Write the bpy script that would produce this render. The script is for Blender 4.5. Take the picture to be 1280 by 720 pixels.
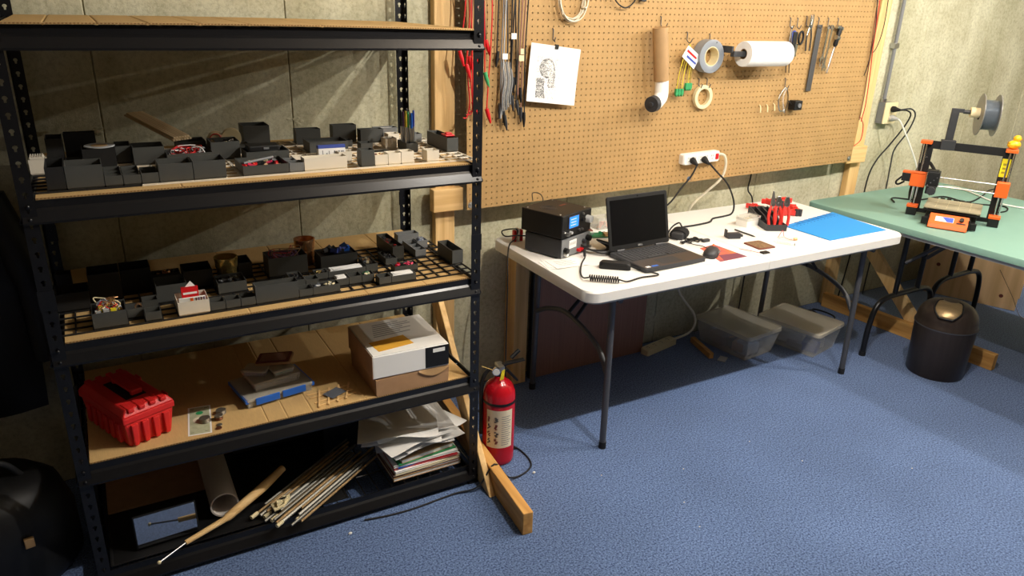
import bpy, bmesh, math, random
from mathutils import Matrix, Vector
random.seed(7)
for o in list(bpy.data.objects): bpy.data.objects.remove(o)
S = bpy.context.scene
COL = S.collection
PI = math.pi

# ---------------------------------------------------------------- camera
cam_d = bpy.data.cameras.new('camera'); cam = bpy.data.objects.new('camera', cam_d); COL.objects.link(cam)
cam_d.sensor_width = 36.0; cam_d.lens = 922.8 / 1280 * 36.0; cam_d.clip_start = 0.05; cam_d.clip_end = 50
RW = ((0.86986424, -0.15159038, 0.46942152), (-0.49236519, -0.32509193, 0.80739814), (0.03021136, -0.93345358, -0.35742367))
cam.matrix_world = Matrix(((RW[0][0], -RW[0][1], -RW[0][2], 0), (RW[1][0], -RW[1][1], -RW[1][2], 0), (RW[2][0], -RW[2][1], -RW[2][2], 1.70), (0, 0, 0, 1)))
S.camera = cam

# ---------------------------------------------------------------- world, lamps, exposure
w = bpy.data.worlds.new('world'); S.world = w; w.use_nodes = True
w.node_tree.nodes['Background'].inputs[0].default_value = (0.9, 0.85, 0.75, 1)
w.node_tree.nodes['Background'].inputs[1].default_value = 0.0
S.view_settings.view_transform = 'Standard'; S.view_settings.look = 'None'; S.view_settings.gamma = 1.0
S.view_settings.exposure = 0.0; S.view_settings.use_curve_mapping = False
# a row of bare ceiling bulbs along the workbench side of the room
for i, (lx, ly, lz, e) in enumerate(((1.60, 1.24, 2.25, 78), (2.46, 1.24, 2.25, 52), (3.42, 1.24, 2.25, 56), (4.32, 1.24, 2.25, 86))):
    ld = bpy.data.lights.new('ceiling_bulb', 'POINT'); ld.energy = e; ld.color = (1.0, 0.955, 0.885); ld.shadow_soft_size = 0.018
    lo = bpy.data.objects.new('ceiling_bulb', ld); COL.objects.link(lo); lo.location = (lx, ly, lz)

# ---------------------------------------------------------------- helpers
def catmull(pts, k=6, closed=False):
    pts = [Vector(p) for p in pts]; n = len(pts)
    if n < 3: return pts
    out = []
    rng = n if closed else n - 1
    for i in range(rng):
        p1 = pts[i]; p2 = pts[(i + 1) % n]
        p0 = pts[i - 1] if (i > 0 or closed) else p1 * 2 - p2
        p3 = pts[(i + 2) % n] if (i + 2 < n or closed) else p2 * 2 - p1
        for j in range(k):
            t = j / k
            out.append(0.5 * ((2 * p1) + (p2 - p0) * t + (2 * p0 - 5 * p1 + 4 * p2 - p3) * t * t + (3 * p1 - p0 - 3 * p2 + p3) * t ** 3))
    if not closed: out.append(pts[-1])
    return out
def rrect(x0, y0, x1, y1, r, n=5):
    out = []
    for cx, cy, a0 in ((x1 - r, y1 - r, 0), (x0 + r, y1 - r, 90), (x0 + r, y0 + r, 180), (x1 - r, y0 + r, 270)):
        for i in range(n + 1):
            a = math.radians(a0 + 90 * i / n); out.append((cx + r * math.cos(a), cy + r * math.sin(a)))
    return out
class MB:
    def __init__(s): s.v = []; s.f = []; s.m = []; s.M = Matrix.Identity(4)
    def add(s, vs, fs, mi=0):
        b = len(s.v); s.v += [tuple(s.M @ Vector(p)) for p in vs]
        s.f += [tuple(i + b for i in q) for q in fs]; s.m += [mi] * len(fs); return s
    def at(s, loc=(0, 0, 0), rz=0, rx=0, ry=0):
        s.M = Matrix.Translation(loc) @ Matrix.Rotation(math.radians(rz), 4, 'Z') @ Matrix.Rotation(math.radians(ry), 4, 'Y') @ Matrix.Rotation(math.radians(rx), 4, 'X'); return s
    def box(s, x0, y0, z0, x1, y1, z1, mi=0):
        return s.add([(x0, y0, z0), (x1, y0, z0), (x1, y1, z0), (x0, y1, z0), (x0, y0, z1), (x1, y0, z1), (x1, y1, z1), (x0, y1, z1)],
                     [(0, 3, 2, 1), (4, 5, 6, 7), (0, 1, 5, 4), (1, 2, 6, 5), (2, 3, 7, 6), (3, 0, 4, 7)], mi)
    def bx(s, cx, cy, cz, sx, sy, sz, mi=0):
        return s.box(cx - sx / 2, cy - sy / 2, cz - sz / 2, cx + sx / 2, cy + sy / 2, cz + sz / 2, mi)
    def frustum(s, a, b, z0, z1, mi=0):      # a, b = (x0, y0, x1, y1) at bottom and top
        return s.add([(a[0], a[1], z0), (a[2], a[1], z0), (a[2], a[3], z0), (a[0], a[3], z0), (b[0], b[1], z1), (b[2], b[1], z1), (b[2], b[3], z1), (b[0], b[3], z1)],
                     [(0, 3, 2, 1), (4, 5, 6, 7), (0, 1, 5, 4), (1, 2, 6, 5), (2, 3, 7, 6), (3, 0, 4, 7)], mi)
    def tray(s, a, b, z0, z1, t, fl=None, mi=0):   # open-topped tapered box with wall thickness t and floor fl
        fl = t if fl is None else fl
        def rc(q, z, i=0): return [(q[0] + i, q[1] + i, z), (q[2] - i, q[1] + i, z), (q[2] - i, q[3] - i, z), (q[0] + i, q[3] - i, z)]
        vs = rc(a, z0) + rc(b, z1) + rc(b, z1, t) + rc(a, z0 + fl, t)
        fs = [(0, 3, 2, 1)]
        for k in range(4):
            n = (k + 1) % 4
            fs += [(k, n, 4 + n, 4 + k), (4 + k, 4 + n, 8 + n, 8 + k), (8 + k, 8 + n, 12 + n, 12 + k)]
        fs.append((12, 13, 14, 15))
        return s.add(vs, fs, mi)
    def ring(s, pts, r, u, v, n):
        return [pts + (u * math.cos(2 * PI * i / n) + v * math.sin(2 * PI * i / n)) * r for i in range(n)]
    def tube(s, pts, r, n=8, mi=0, closed=False, caps=True):
        pts = [Vector(p) for p in pts]; N = len(pts); vs = []; fs = []
        rr = r if isinstance(r, (list, tuple)) else [r] * N
        t0 = (pts[1] - pts[0]).normalized(); u = t0.orthogonal().normalized()
        for i in range(N):
            if closed: t = (pts[(i + 1) % N] - pts[i - 1])
            else: t = pts[min(i + 1, N - 1)] - pts[max(i - 1, 0)]
            if t.length < 1e-9: t = t0
            t = t.normalized(); u = (u - t * u.dot(t))
            u = u.normalized() if u.length > 1e-6 else t.orthogonal().normalized()
            vs += s.ring(pts[i], rr[i], u, t.cross(u), n)
        R = N if closed else N - 1
        for i in range(R):
            a = i * n; b = ((i + 1) % N) * n
            for k in range(n): fs.append((a + k, a + (k + 1) % n, b + (k + 1) % n, b + k))
        if caps and not closed: fs += [tuple(reversed(range(n))), tuple(range((N - 1) * n, N * n))]
        return s.add(vs, fs, mi)
    def cyl(s, p0, p1, r0, r1=None, n=16, mi=0, caps=True):
        return s.tube([p0, p1], [r0, r0 if r1 is None else r1], n, mi, False, caps)
    def prism(s, poly, h0, h1, plane='xy', mi=0):
        n = len(poly)
        def P(a, b, h): return (a, b, h) if plane == 'xy' else ((a, h, b) if plane == 'xz' else (h, a, b))
        vs = [P(a, b, h0) for a, b in poly] + [P(a, b, h1) for a, b in poly]
        fs = [tuple(reversed(range(n))), tuple(range(n, 2 * n))] + [(i, (i + 1) % n, n + (i + 1) % n, n + i) for i in range(n)]
        return s.add(vs, fs, mi)
    def slab(s, poly, z0, z1, b, mi=0):       # convex outline with a chamfer b on the upper edge
        n = len(poly); cx = sum(p[0] for p in poly) / n; cy = sum(p[1] for p in poly) / n
        def sh(p):
            d = math.hypot(p[0] - cx, p[1] - cy); k = (d - b) / d; return (cx + (p[0] - cx) * k, cy + (p[1] - cy) * k)
        vs = [(x, y, z0) for x, y in poly] + [(x, y, z1 - b) for x, y in poly] + [(sh(p)[0], sh(p)[1], z1) for p in poly]
        fs = [tuple(reversed(range(n))), tuple(range(2 * n, 3 * n))]
        for i in range(n):
            j = (i + 1) % n; fs += [(i, j, n + j, n + i), (n + i, n + j, 2 * n + j, 2 * n + i)]
        return s.add(vs, fs, mi)
    def lathe(s, prof, n=24, mi=0, c=(0, 0, 0), ax='z'):
        vs = []; fs = []
        for r, z in prof:
            for i in range(n):
                a = 2 * PI * i / n; p = (r * math.cos(a), r * math.sin(a), z)
                if ax == 'x': p = (p[2], p[0], p[1])
                elif ax == 'y': p = (p[0], -p[2], p[1])
                vs.append((p[0] + c[0], p[1] + c[1], p[2] + c[2]))
        for k in range(len(prof) - 1):
            for i in range(n): fs.append((k * n + i, k * n + (i + 1) % n, (k + 1) * n + (i + 1) % n, (k + 1) * n + i))
        if prof[0][0] > 1e-6: fs.append(tuple(reversed(range(n))))
        if prof[-1][0] > 1e-6: fs.append(tuple(range((len(prof) - 1) * n, len(prof) * n)))
        return s.add(vs, fs, mi)
    def ringlathe(s, prof, n=24, mi=0, c=(0, 0, 0), ax='z'):   # closed profile (rolls of tape, spools)
        prof = list(prof); K = len(prof); vs = []; fs = []
        for r, z in prof:
            for i in range(n):
                a = 2 * PI * i / n; p = (r * math.cos(a), r * math.sin(a), z)
                if ax == 'x': p = (p[2], p[0], p[1])
                elif ax == 'y': p = (p[0], -p[2], p[1])
                vs.append((p[0] + c[0], p[1] + c[1], p[2] + c[2]))
        for k in range(K):
            q = (k + 1) % K
            for i in range(n): fs.append((k * n + i, k * n + (i + 1) % n, q * n + (i + 1) % n, q * n + i))
        return s.add(vs, fs, mi)
    def ball(s, c, r, n=12, sc=(1, 1, 1), mi=0):
        m = max(4, n // 2); vs = []; fs = []
        for k in range(m + 1):
            t = PI * k / m
            for i in range(n):
                a = 2 * PI * i / n
                vs.append((c[0] + r * sc[0] * math.sin(t) * math.cos(a), c[1] + r * sc[1] * math.sin(t) * math.sin(a), c[2] + r * sc[2] * math.cos(t)))
        for k in range(m):
            for i in range(n): fs.append((k * n + i, (k + 1) * n + i, (k + 1) * n + (i + 1) % n, k * n + (i + 1) % n))
        return s.add(vs, fs, mi)
    def sheet(s, P, nu, nv, t, mi=0):          # P(u,v)->point, a sheet with thickness t along -z
        top = [Vector(P(i / nu, j / nv)) for j in range(nv + 1) for i in range(nu + 1)]
        N = len(top); vs = top + [p - Vector((0, 0, t)) for p in top]; fs = []
        W = nu + 1
        for j in range(nv):
            for i in range(nu):
                a = j * W + i; fs += [(a, a + 1, a + W + 1, a + W), (N + a, N + a + W, N + a + W + 1, N + a + 1)]
        edge = [(i, i + 1) for i in range(nu)] + [(j * W + nu, (j + 1) * W + nu) for j in range(nv)] + [(nv * W + i + 1, nv * W + i) for i in range(nu)] + [((j + 1) * W, j * W) for j in range(nv)]
        fs += [(b, a, N + a, N + b) for a, b in edge]
        return s.add(vs, fs, mi)
    def mesh(s, name, smooth=None):
        me = bpy.data.meshes.new(name); me.from_pydata(s.v, [], s.f)
        if max(s.m, default=0) > 0: me.polygons.foreach_set('material_index', s.m)
        me.validate(); 
        bm = bmesh.new(); bm.from_mesh(me); bmesh.ops.remove_doubles(bm, verts=bm.verts, dist=1e-7); bmesh.ops.recalc_face_normals(bm, faces=bm.faces); bm.to_mesh(me); bm.free()
        if smooth is not None:
            me.polygons.foreach_set('use_smooth', [True] * len(me.polygons)); me.set_sharp_from_angle(angle=math.radians(smooth))
        return me
    def build(s, name, mats, parent=None, smooth=None, bevel=0, seg=2, loc=None, rot=None):
        return put(name, s.mesh(name, smooth), mats, parent, bevel, seg, loc, rot)
def put(name, me, mats, parent=None, bevel=0, seg=2, loc=None, rot=None):
    o = bpy.data.objects.new(name, me); COL.objects.link(o)
    if mats is not None and not me.materials:
        for m in (mats if isinstance(mats, (list, tuple)) else [mats]): me.materials.append(m)
    if parent: o.parent = parent
    if loc: o.location = loc
    if rot: o.rotation_euler = [math.radians(a) for a in rot]
    if bevel:
        b = o.modifiers.new('bevel', 'BEVEL'); b.width = bevel; b.segments = seg; b.limit_method = 'ANGLE'; b.angle_limit = math.radians(35)
    return o
def tag(o, label=None, cat=None, group=None, kind=None):
    if label: o['label'] = label
    if cat: o['category'] = cat
    if group: o['group'] = group
    if kind: o['kind'] = kind
    return o
def thing(name, label, cat, loc=(0, 0, 0), rz=0, group=None, rot=None):
    o = bpy.data.objects.new(name, None); COL.objects.link(o); o.location = loc; o.empty_display_size = 0.05
    o.rotation_euler = [math.radians(a) for a in rot] if rot else (0, 0, math.radians(rz))
    return tag(o, label, cat, group)
def text_mesh(body, size, depth=0.0004, align='CENTER'):
    c = bpy.data.curves.new('lettering', 'FONT'); c.body = body; c.size = size; c.extrude = depth; c.align_x = align; c.align_y = 'CENTER'; c.resolution_u = 3
    o = bpy.data.objects.new('lettering', c); COL.objects.link(o)
    dg = bpy.context.evaluated_depsgraph_get(); dg.update()
    me = bpy.data.meshes.new_from_object(o.evaluated_get(dg)); bpy.data.objects.remove(o); return me

# ---------------------------------------------------------------- materials
def lin(c):
    return tuple(((x / 255) / 12.92 if x / 255 <= 0.04045 else ((x / 255 + 0.055) / 1.055) ** 2.4) for x in c) + (1,)
def mat(name, rgb, rough=0.5, metal=0.0, var=0.0, scale=30.0, bump=0.0, bscale=None, stretch=None, spec=0.5, emit=0, alpha=None, trans=0, ior=1.45, var2=None, detail=4.0):
    m = bpy.data.materials.new(name); m.use_nodes = True; nt = m.node_tree; b = nt.nodes['Principled BSDF']
    c = lin(rgb); b.inputs['Base Color'].default_value = c; b.inputs['Roughness'].default_value = rough; b.inputs['Metallic'].default_value = metal
    b.inputs['Specular IOR Level'].default_value = spec; b.inputs['IOR'].default_value = ior
    if trans: b.inputs['Transmission Weight'].default_value = trans
    if alpha is not None: b.inputs['Alpha'].default_value = alpha
    if emit: b.inputs['Emission Color'].default_value = c; b.inputs['Emission Strength'].default_value = emit
    if var or bump:
        tc = nt.nodes.new('ShaderNodeTexCoord'); mp = nt.nodes.new('ShaderNodeMapping'); nt.links.new(tc.outputs['Object'], mp.inputs[0])
        if stretch: mp.inputs['Scale'].default_value = stretch
        if var:
            nz = nt.nodes.new('ShaderNodeTexNoise'); nz.inputs['Scale'].default_value = scale; nz.inputs['Detail'].default_value = detail; nt.links.new(mp.outputs[0], nz.inputs[0])
            cr = nt.nodes.new('ShaderNodeValToRGB'); cr.color_ramp.elements[0].position = 0.3; cr.color_ramp.elements[1].position = 0.7
            lo = tuple(x * (1 - var) for x in c[:3]) + (1,); hi = tuple(min(1, x * (1 + var)) for x in c[:3]) + (1,)
            if var2: lo = lin(var2)
            cr.color_ramp.elements[0].color = lo; cr.color_ramp.elements[1].color = hi
            nt.links.new(nz.outputs[0], cr.inputs[0]); nt.links.new(cr.outputs[0], b.inputs['Base Color'])
        if bump:
            n2 = nt.nodes.new('ShaderNodeTexNoise'); n2.inputs['Scale'].default_value = bscale or scale * 3; n2.inputs['Detail'].default_value = 3; nt.links.new(mp.outputs[0], n2.inputs[0])
            bp = nt.nodes.new('ShaderNodeBump'); bp.inputs['Strength'].default_value = bump; bp.inputs['Distance'].default_value = 0.002
            nt.links.new(n2.outputs[0], bp.inputs['Height']); nt.links.new(bp.outputs[0], b.inputs['Normal'])
    return m
def concrete():
    m = mat('concrete', (168, 160, 140), 0.9, spec=0.2); nt = m.node_tree; b = nt.nodes['Principled BSDF']; N = nt.nodes.new; L = nt.links.new
    tc = N('ShaderNodeTexCoord'); geo = N('ShaderNodeNewGeometry')
    def noise(sc, det, vec=geo.outputs['Position'], rough=0.6):
        n = N('ShaderNodeTexNoise'); n.inputs['Scale'].default_value = sc; n.inputs['Detail'].default_value = det; n.inputs['Roughness'].default_value = rough; L(vec, n.inputs[0]); return n
    mp = N('ShaderNodeMapping'); mp.inputs['Scale'].default_value = (3.2, 3.2, 0.55); L(geo.outputs['Position'], mp.inputs[0])
    big = noise(1.0, 5, mp.outputs[0]); fine = noise(55, 6, rough=0.75); mid = noise(6, 5)
    r1 = N('ShaderNodeValToRGB'); r1.color_ramp.elements[0].position = 0.3; r1.color_ramp.elements[1].position = 0.72
    r1.color_ramp.elements[0].color = lin((182, 178, 148)); r1.color_ramp.elements[1].color = lin((222, 219, 194)); L(big.outputs[0], r1.inputs[0])
    r2 = N('ShaderNodeValToRGB'); r2.color_ramp.elements[0].position = 0.33; r2.color_ramp.elements[1].position = 0.55
    r2.color_ramp.elements[0].color = (0.56, 0.54, 0.5, 1); r2.color_ramp.elements[1].color = (1, 1, 1, 1); L(fine.outputs[0], r2.inputs[0])
    r3 = N('ShaderNodeValToRGB'); r3.color_ramp.elements[0].position = 0.25; r3.color_ramp.elements[1].position = 0.6
    r3.color_ramp.elements[0].color = (0.72, 0.69, 0.62, 1); r3.color_ramp.elements[1].color = (1, 1, 1, 1); L(mid.outputs[0], r3.inputs[0])
    a = N('ShaderNodeMixRGB'); a.blend_type = 'MULTIPLY'; a.inputs[0].default_value = 0.7; L(r1.outputs[0], a.inputs[1]); L(r2.outputs[0], a.inputs[2])
    c = N('ShaderNodeMixRGB'); c.blend_type = 'MULTIPLY'; c.inputs[0].default_value = 0.8; L(a.outputs[0], c.inputs[1]); L(r3.outputs[0], c.inputs[2])
    L(c.outputs[0], b.inputs['Base Color'])
    bp = N('ShaderNodeBump'); bp.inputs['Strength'].default_value = 0.6; bp.inputs['Distance'].default_value = 0.004; L(fine.outputs[0], bp.inputs['Height']); L(bp.outputs[0], b.inputs['Normal'])
    return m
def carpet():
    m = mat('carpet', (70, 92, 135), 1.0, spec=0.05); nt = m.node_tree; b = nt.nodes['Principled BSDF']; N = nt.nodes.new; L = nt.links.new
    geo = N('ShaderNodeNewGeometry')
    def noise(sc, det):
        n = N('ShaderNodeTexNoise'); n.inputs['Scale'].default_value = sc; n.inputs['Detail'].default_value = det; L(geo.outputs['Position'], n.inputs[0]); return n
    f1 = noise(150, 3); f1.inputs['Roughness'].default_value = 0.7; f2 = noise(2.2, 4)
    r = N('ShaderNodeValToRGB'); e = r.color_ramp.elements; e[0].position = 0.36; e[1].position = 0.64; e[0].color = lin((38, 58, 98)); e[1].color = lin((120, 146, 192)); L(f1.outputs[0], r.inputs[0])
    r2 = N('ShaderNodeValToRGB'); e = r2.color_ramp.elements; e[0].position = 0.35; e[1].position = 0.65; e[0].color = (0.8, 0.8, 0.8, 1); e[1].color = (1, 1, 1, 1); L(f2.outputs[0], r2.inputs[0])
    x = N('ShaderNodeMixRGB'); x.blend_type = 'MULTIPLY'; x.inputs[0].default_value = 0.8; L(r.outputs[0], x.inputs[1]); L(r2.outputs[0], x.inputs[2]); L(x.outputs[0], b.inputs['Base Color'])
    try: b.inputs['Sheen Weight'].default_value = 0.3; b.inputs['Sheen Roughness'].default_value = 0.5
    except KeyError: pass
    return m
def pine(name, rgb, dark, ax):
    sc = {'x': (1.2, 26, 26), 'y': (26, 1.2, 26), 'z': (26, 26, 1.2)}[ax]
    return mat(name, rgb, 0.6, var=0.10, scale=1.6, stretch=sc, bump=0.12, bscale=6, var2=dark, spec=0.3, detail=6)
M = {}
M['concrete'] = concrete(); M['carpet'] = carpet()
M['pine_x'] = pine('pine_x', (230, 196, 140), (210, 168, 108), 'x'); M['pine_y'] = pine('pine_y', (214, 166, 98), (188, 134, 70), 'y'); M['pine_z'] = pine('pine_z', (228, 194, 138), (208, 166, 106), 'z')
M['pegboard'] = mat('pegboard', (174, 140, 92), 0.62, var=0.07, scale=9, bump=0.05, bscale=160, spec=0.3)
M['cardboard'] = mat('cardboard', (200, 166, 112), 0.85, var=0.06, scale=60, stretch=(6, 0.6, 1), spec=0.2)
M['cardboard_dark'] = mat('cardboard_dark', (178, 140, 104), 0.85, var=0.08, scale=20, spec=0.2)
M['flute'] = mat('flute', (150, 112, 68), 0.9)
M['black_metal'] = mat('black_metal', (22, 22, 24), 0.3, 0.0, spec=0.5, bump=0.05, bscale=300)
M['steel_dark'] = mat('steel_dark', (92, 92, 94), 0.42, 0.5)
M['steel'] = mat('steel', (180, 180, 180), 0.28, 1.0)
M['chrome'] = mat('chrome', (215, 215, 215), 0.15, 1.0)
M['pla_dark'] = mat('pla_dark', (74, 75, 72), 0.5, stretch=(1, 1, 22), bump=0.25, bscale=60, spec=0.45)
M['pla_grey'] = mat('pla_grey', (112, 114, 114), 0.5, stretch=(1, 1, 22), bump=0.25, bscale=60)
M['pla_white'] = mat('pla_white', (226, 218, 200), 0.5, stretch=(1, 1, 22), bump=0.2, bscale=60)
M['pla_black'] = mat('pla_black', (34, 34, 34), 0.5)
M['white_plastic'] = mat('white_plastic', (236, 234, 228), 0.4, spec=0.5, bump=0.04, bscale=220)
M['white_gloss'] = mat('white_gloss', (240, 238, 232), 0.25)
M['paper'] = mat('paper', (238, 237, 233), 0.8, spec=0.2)
M['towel'] = mat('towel', (244, 243, 240), 0.95, bump=0.35, bscale=90, spec=0.1)
M['black'] = mat('black', (18, 18, 19), 0.5)
M['black_gloss'] = mat('black_gloss', (12, 12, 13), 0.12)
M['rubber'] = mat('rubber', (26, 26, 27), 0.65)
M['grey_dark'] = mat('grey_dark', (52, 53, 56), 0.5)
M['grey_mid'] = mat('grey_mid', (120, 122, 124), 0.5)
M['grey_light'] = mat('grey_light', (176, 178, 178), 0.5)
M['red'] = mat('red', (204, 26, 32), 0.35)
M['red_tool'] = mat('red_tool', (214, 40, 38), 0.42, bump=0.05, bscale=200)
M['red_grip'] = mat('red_grip', (222, 58, 50), 0.4)
M['red_wire'] = mat('red_wire', (206, 36, 38), 0.4)
M['green'] = mat('green', (52, 150, 92), 0.5)
M['green_pcb'] = mat('green_pcb', (36, 112, 70), 0.4)
M['green_table'] = mat('green_table', (122, 160, 148), 0.55, var=0.04, scale=4, bump=0.05, bscale=120)
M['blue_mat'] = mat('blue_mat', (48, 142, 216), 0.6, spec=0.3)
M['blue_dark'] = mat('blue_dark', (30, 108, 180), 0.6)
M['blue'] = mat('blue', (38, 104, 206), 0.4)
M['blue_ink'] = mat('blue_ink', (58, 78, 160), 0.6)
M['orange'] = mat('orange', (240, 104, 36), 0.45)
M['orange_print'] = mat('orange_print', (216, 104, 62), 0.6, var=0.3, scale=14, var2=(120, 70, 92))
M['yellow'] = mat('yellow', (240, 222, 40), 0.5)
M['duck'] = mat('duck', (246, 180, 30), 0.4)
M['cream'] = mat('cream', (226, 212, 170), 0.6)
M['cream_cable'] = mat('cream_cable', (222, 214, 192), 0.5)
M['brown_cloth'] = mat('brown_panel', (152, 112, 96), 0.55, var=0.12, scale=3, stretch=(30, 30, 1), spec=0.3)
M['kraft'] = mat('kraft', (172, 138, 96), 0.5, var=0.06, scale=20)
M['brass'] = mat('brass', (222, 196, 122), 0.25, 0.8)
M['copper'] = mat('copper', (226, 172, 122), 0.25, 0.8)
M['clear'] = mat('clear_plastic', (214, 212, 204), 0.2, alpha=0.34)
M['clear_lid'] = mat('clear_lid', (210, 202, 184), 0.22, alpha=0.48)
M['screen'] = mat('screen_off', (14, 14, 16), 0.14)
M['lcd'] = mat('lcd_blue', (40, 120, 240), 0.3, emit=1.2)
M['lcd_dim'] = mat('lcd_dim', (70, 90, 190), 0.3, emit=0.4)
M['bed'] = mat('print_bed', (150, 142, 118), 0.55, var=0.06, scale=20)
M['pink'] = mat('pink', (222, 60, 100), 0.5)
M['purple'] = mat('purple', (120, 80, 120), 0.5)
M['foil'] = mat('antistatic', (150, 160, 178), 0.2, 0.6)
M['maroon'] = mat('maroon', (110, 52, 42), 0.5)
M['bronze'] = mat('bronze', (72, 62, 56), 0.38, 0.6, var=0.1, scale=3, stretch=(20, 20, 1))
M['bronze_flap'] = mat('bronze_flap', (150, 128, 92), 0.34, 0.55, var=0.12, scale=3, stretch=(40, 3, 3))
M['ply'] = mat('plywood', (226, 194, 150), 0.7, var=0.1, scale=1.4, stretch=(14, 14, 0.8), var2=(206, 170, 124), spec=0.2)
M['ext_red'] = mat('extinguisher_red', (190, 20, 34), 0.2, spec=0.6)
M['label_cream'] = mat('label_cream', (226, 216, 190), 0.6)
M['money'] = mat('money', (176, 178, 146), 0.8, var=0.15, scale=60)
M['ink'] = mat('ink', (70, 70, 70), 0.8)
M['gold_wire'] = mat('gold_wire', (170, 150, 40), 0.5)
M['mirror'] = mat('mirror_glass', (200, 204, 210), 0.05, 1.0)
M['dark_wall'] = mat('dark_wall', (104, 92, 76), 0.9)
M['ceiling'] = mat('ceiling_joists', (176, 160, 138), 0.9)
M['aluminium'] = mat('aluminium', (130, 128, 120), 0.45, 0.6)
M['rod_steel'] = mat('rod_steel', (116, 114, 106), 0.5, 0.5)
M['coin_silver'] = mat('coin_silver', (150, 142, 128), 0.42, 0.8)
M['coin_copper'] = mat('coin_copper', (140, 92, 66), 0.45, 0.8)
M['pale_wood'] = pine('pale_wood', (226, 204, 166), (196, 168, 124), 'x')
M['old_wood'] = pine('old_wood', (176, 148, 104), (140, 110, 72), 'x')
M['plum'] = mat('plum_print', (122, 66, 82), 0.6)
M['pipe_white'] = mat('pipe_white', (216, 206, 196), 0.5)
# ================================================================ the room
WALL = 2.80
tag(MB().box(-1.6, -2.6, -0.06, 6.3, WALL, 0).build('floor', M['carpet']), kind='structure')
tag(MB().box(-1.6, -2.6, 2.45, 6.3, WALL + 0.15, 2.55).build('ceiling', M['ceiling']), kind='structure')
tag(MB().box(-1.75, -2.6, 0, -1.6, WALL + 0.15, 2.45).build('wall_left', M['dark_wall']), kind='structure')
tag(MB().box(6.3, -2.6, 0, 6.45, WALL + 0.15, 2.45).build('wall_right', M['concrete']), kind='structure')
tag(MB().box(-1.75, -2.75, 0, 6.45, -2.6, 2.45).build('wall_front', M['dark_wall']), kind='structure')
wb = thing('wall_back', None, None, (0, WALL, 0)); wb['kind'] = 'structure'; wb['label'] = 'poured concrete basement wall with vertical form seams'
seams = [-1.6] + [0.05 + 0.62 * k for k in range(-2, 11)]
seams = sorted(x for x in seams if x <= 6.3) + [6.3]
for a, b in zip(seams[:-1], seams[1:]):
    if b - a > 0.05: MB().box(a + 0.0014, 0, 0, b - 0.0014, 0.15, 2.45).build('panel', M['concrete'], wb, bevel=0.0025, seg=1)
MB().box(-1.6, 0.007, 0, 6.3, 0.14, 2.45).build('seam_fill', M['concrete'], wb)
rnd = random.Random(3)
for k in range(-1, 9):                     # ragged tie marks on the seams
    sx = 0.05 + 0.62 * k
    for tz in (0.13, 0.70, 1.27, 1.83):
        mb = MB()
        for q in range(7):
            r = rnd.uniform(0.006, 0.018); mb.ball((sx + rnd.uniform(-0.035, 0.035), 0.001, tz + rnd.uniform(-0.02, 0.02)), r, 7, (1, 0.28, 0.6))
        mb.build('tie_mark', M['concrete'], wb)

# ================================================================ black boltless rack
def holed(mb, w, pitch, n, hole, t, x0=0.0, z0=0.0, ang=None, back=True):
    """column of n cells w x pitch in the XZ plane, hole(angle)->radius, thickness t towards +y"""
    ca = math.atan2(pitch, w); base = [ca, PI - ca, PI + ca, 2 * PI - ca] + (ang or [])
    A = sorted(a % (2 * PI) for a in base); K = len(A); vs = []; fs = []
    for i in range(n):
        cz = z0 + pitch * (i + 0.5); cx = x0 + w / 2; b = len(vs)
        for y in ((0, t) if back else (0,)):
            for a in A:
                c, s = math.cos(a), math.sin(a); k = min((w / 2) / abs(c) if abs(c) > 1e-9 else 9, (pitch / 2) / abs(s) if abs(s) > 1e-9 else 9)
                vs.append((cx + k * c, y, cz + k * s))
            for a in A:
                r = hole(a); vs.append((cx + r * math.cos(a), y, cz + r * math.sin(a)))
        if not back:
            for a in A:
                r = hole(a); vs.append((cx + r * math.cos(a), t, cz + r * math.sin(a)))
        for k in range(K):
            q = (k + 1) % K
            fs.append((b + k, b + q, b + K + q, b + K + k))
            if back:
                fs.append((b + 2 * K + q, b + 2 * K + k, b + 3 * K + k, b + 3 * K + q)); fs.append((b + K + k, b + K + q, b + 3 * K + q, b + 3 * K + k))
            else: fs.append((b + K + k, b + K + q, b + 2 * K + q, b + 2 * K + k))
    mb.add(vs, fs)
def keyhole(a):
    s = math.sin(a); return 0.0062 if s > -0.1 else (0.0062 + 0.0042 * min(1, -s * 1.0) if s < -0.9 else 0.0045)
rack = thing('storage_rack', 'black boltless metal rack with keyhole posts and five tiers against concrete wall', 'shelf unit', (0, 0, 0))
POSTW = 0.034; PX0, PX1, PY0, PY1 = -0.170, 1.094, 2.100, 2.750; POSTH = 1.86
KA = [math.radians(a) for a in (0, 45, 90, 135, 180, 225, 255, 285, 315)]
def post_mesh(sx, sy):
    mb = MB(); n = int(POSTH / 0.038)
    holed(mb, POSTW, 0.038, n, keyhole, 0.002, ang=KA)                 # face plate
    if sx < 0: mb.v = [(POSTW - x, y, z) for x, y, z in mb.v]
    side = MB(); side.M = Matrix.Rotation(PI / 2, 4, 'Z'); holed(side, POSTW, 0.038, n, keyhole, 0.002, ang=KA)
    b = len(mb.v); mb.v += [(x + POSTW, y, z) for x, y, z in side.v]; mb.f += [tuple(i + b for i in q) for q in side.f]; mb.m += side.m
    if sx > 0: mb.v = [(POSTW - x, y, z) for x, y, z in mb.v]
    if sy > 0: mb.v = [(x, -y, z) for x, y, z in mb.v]
    return mb
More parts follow.
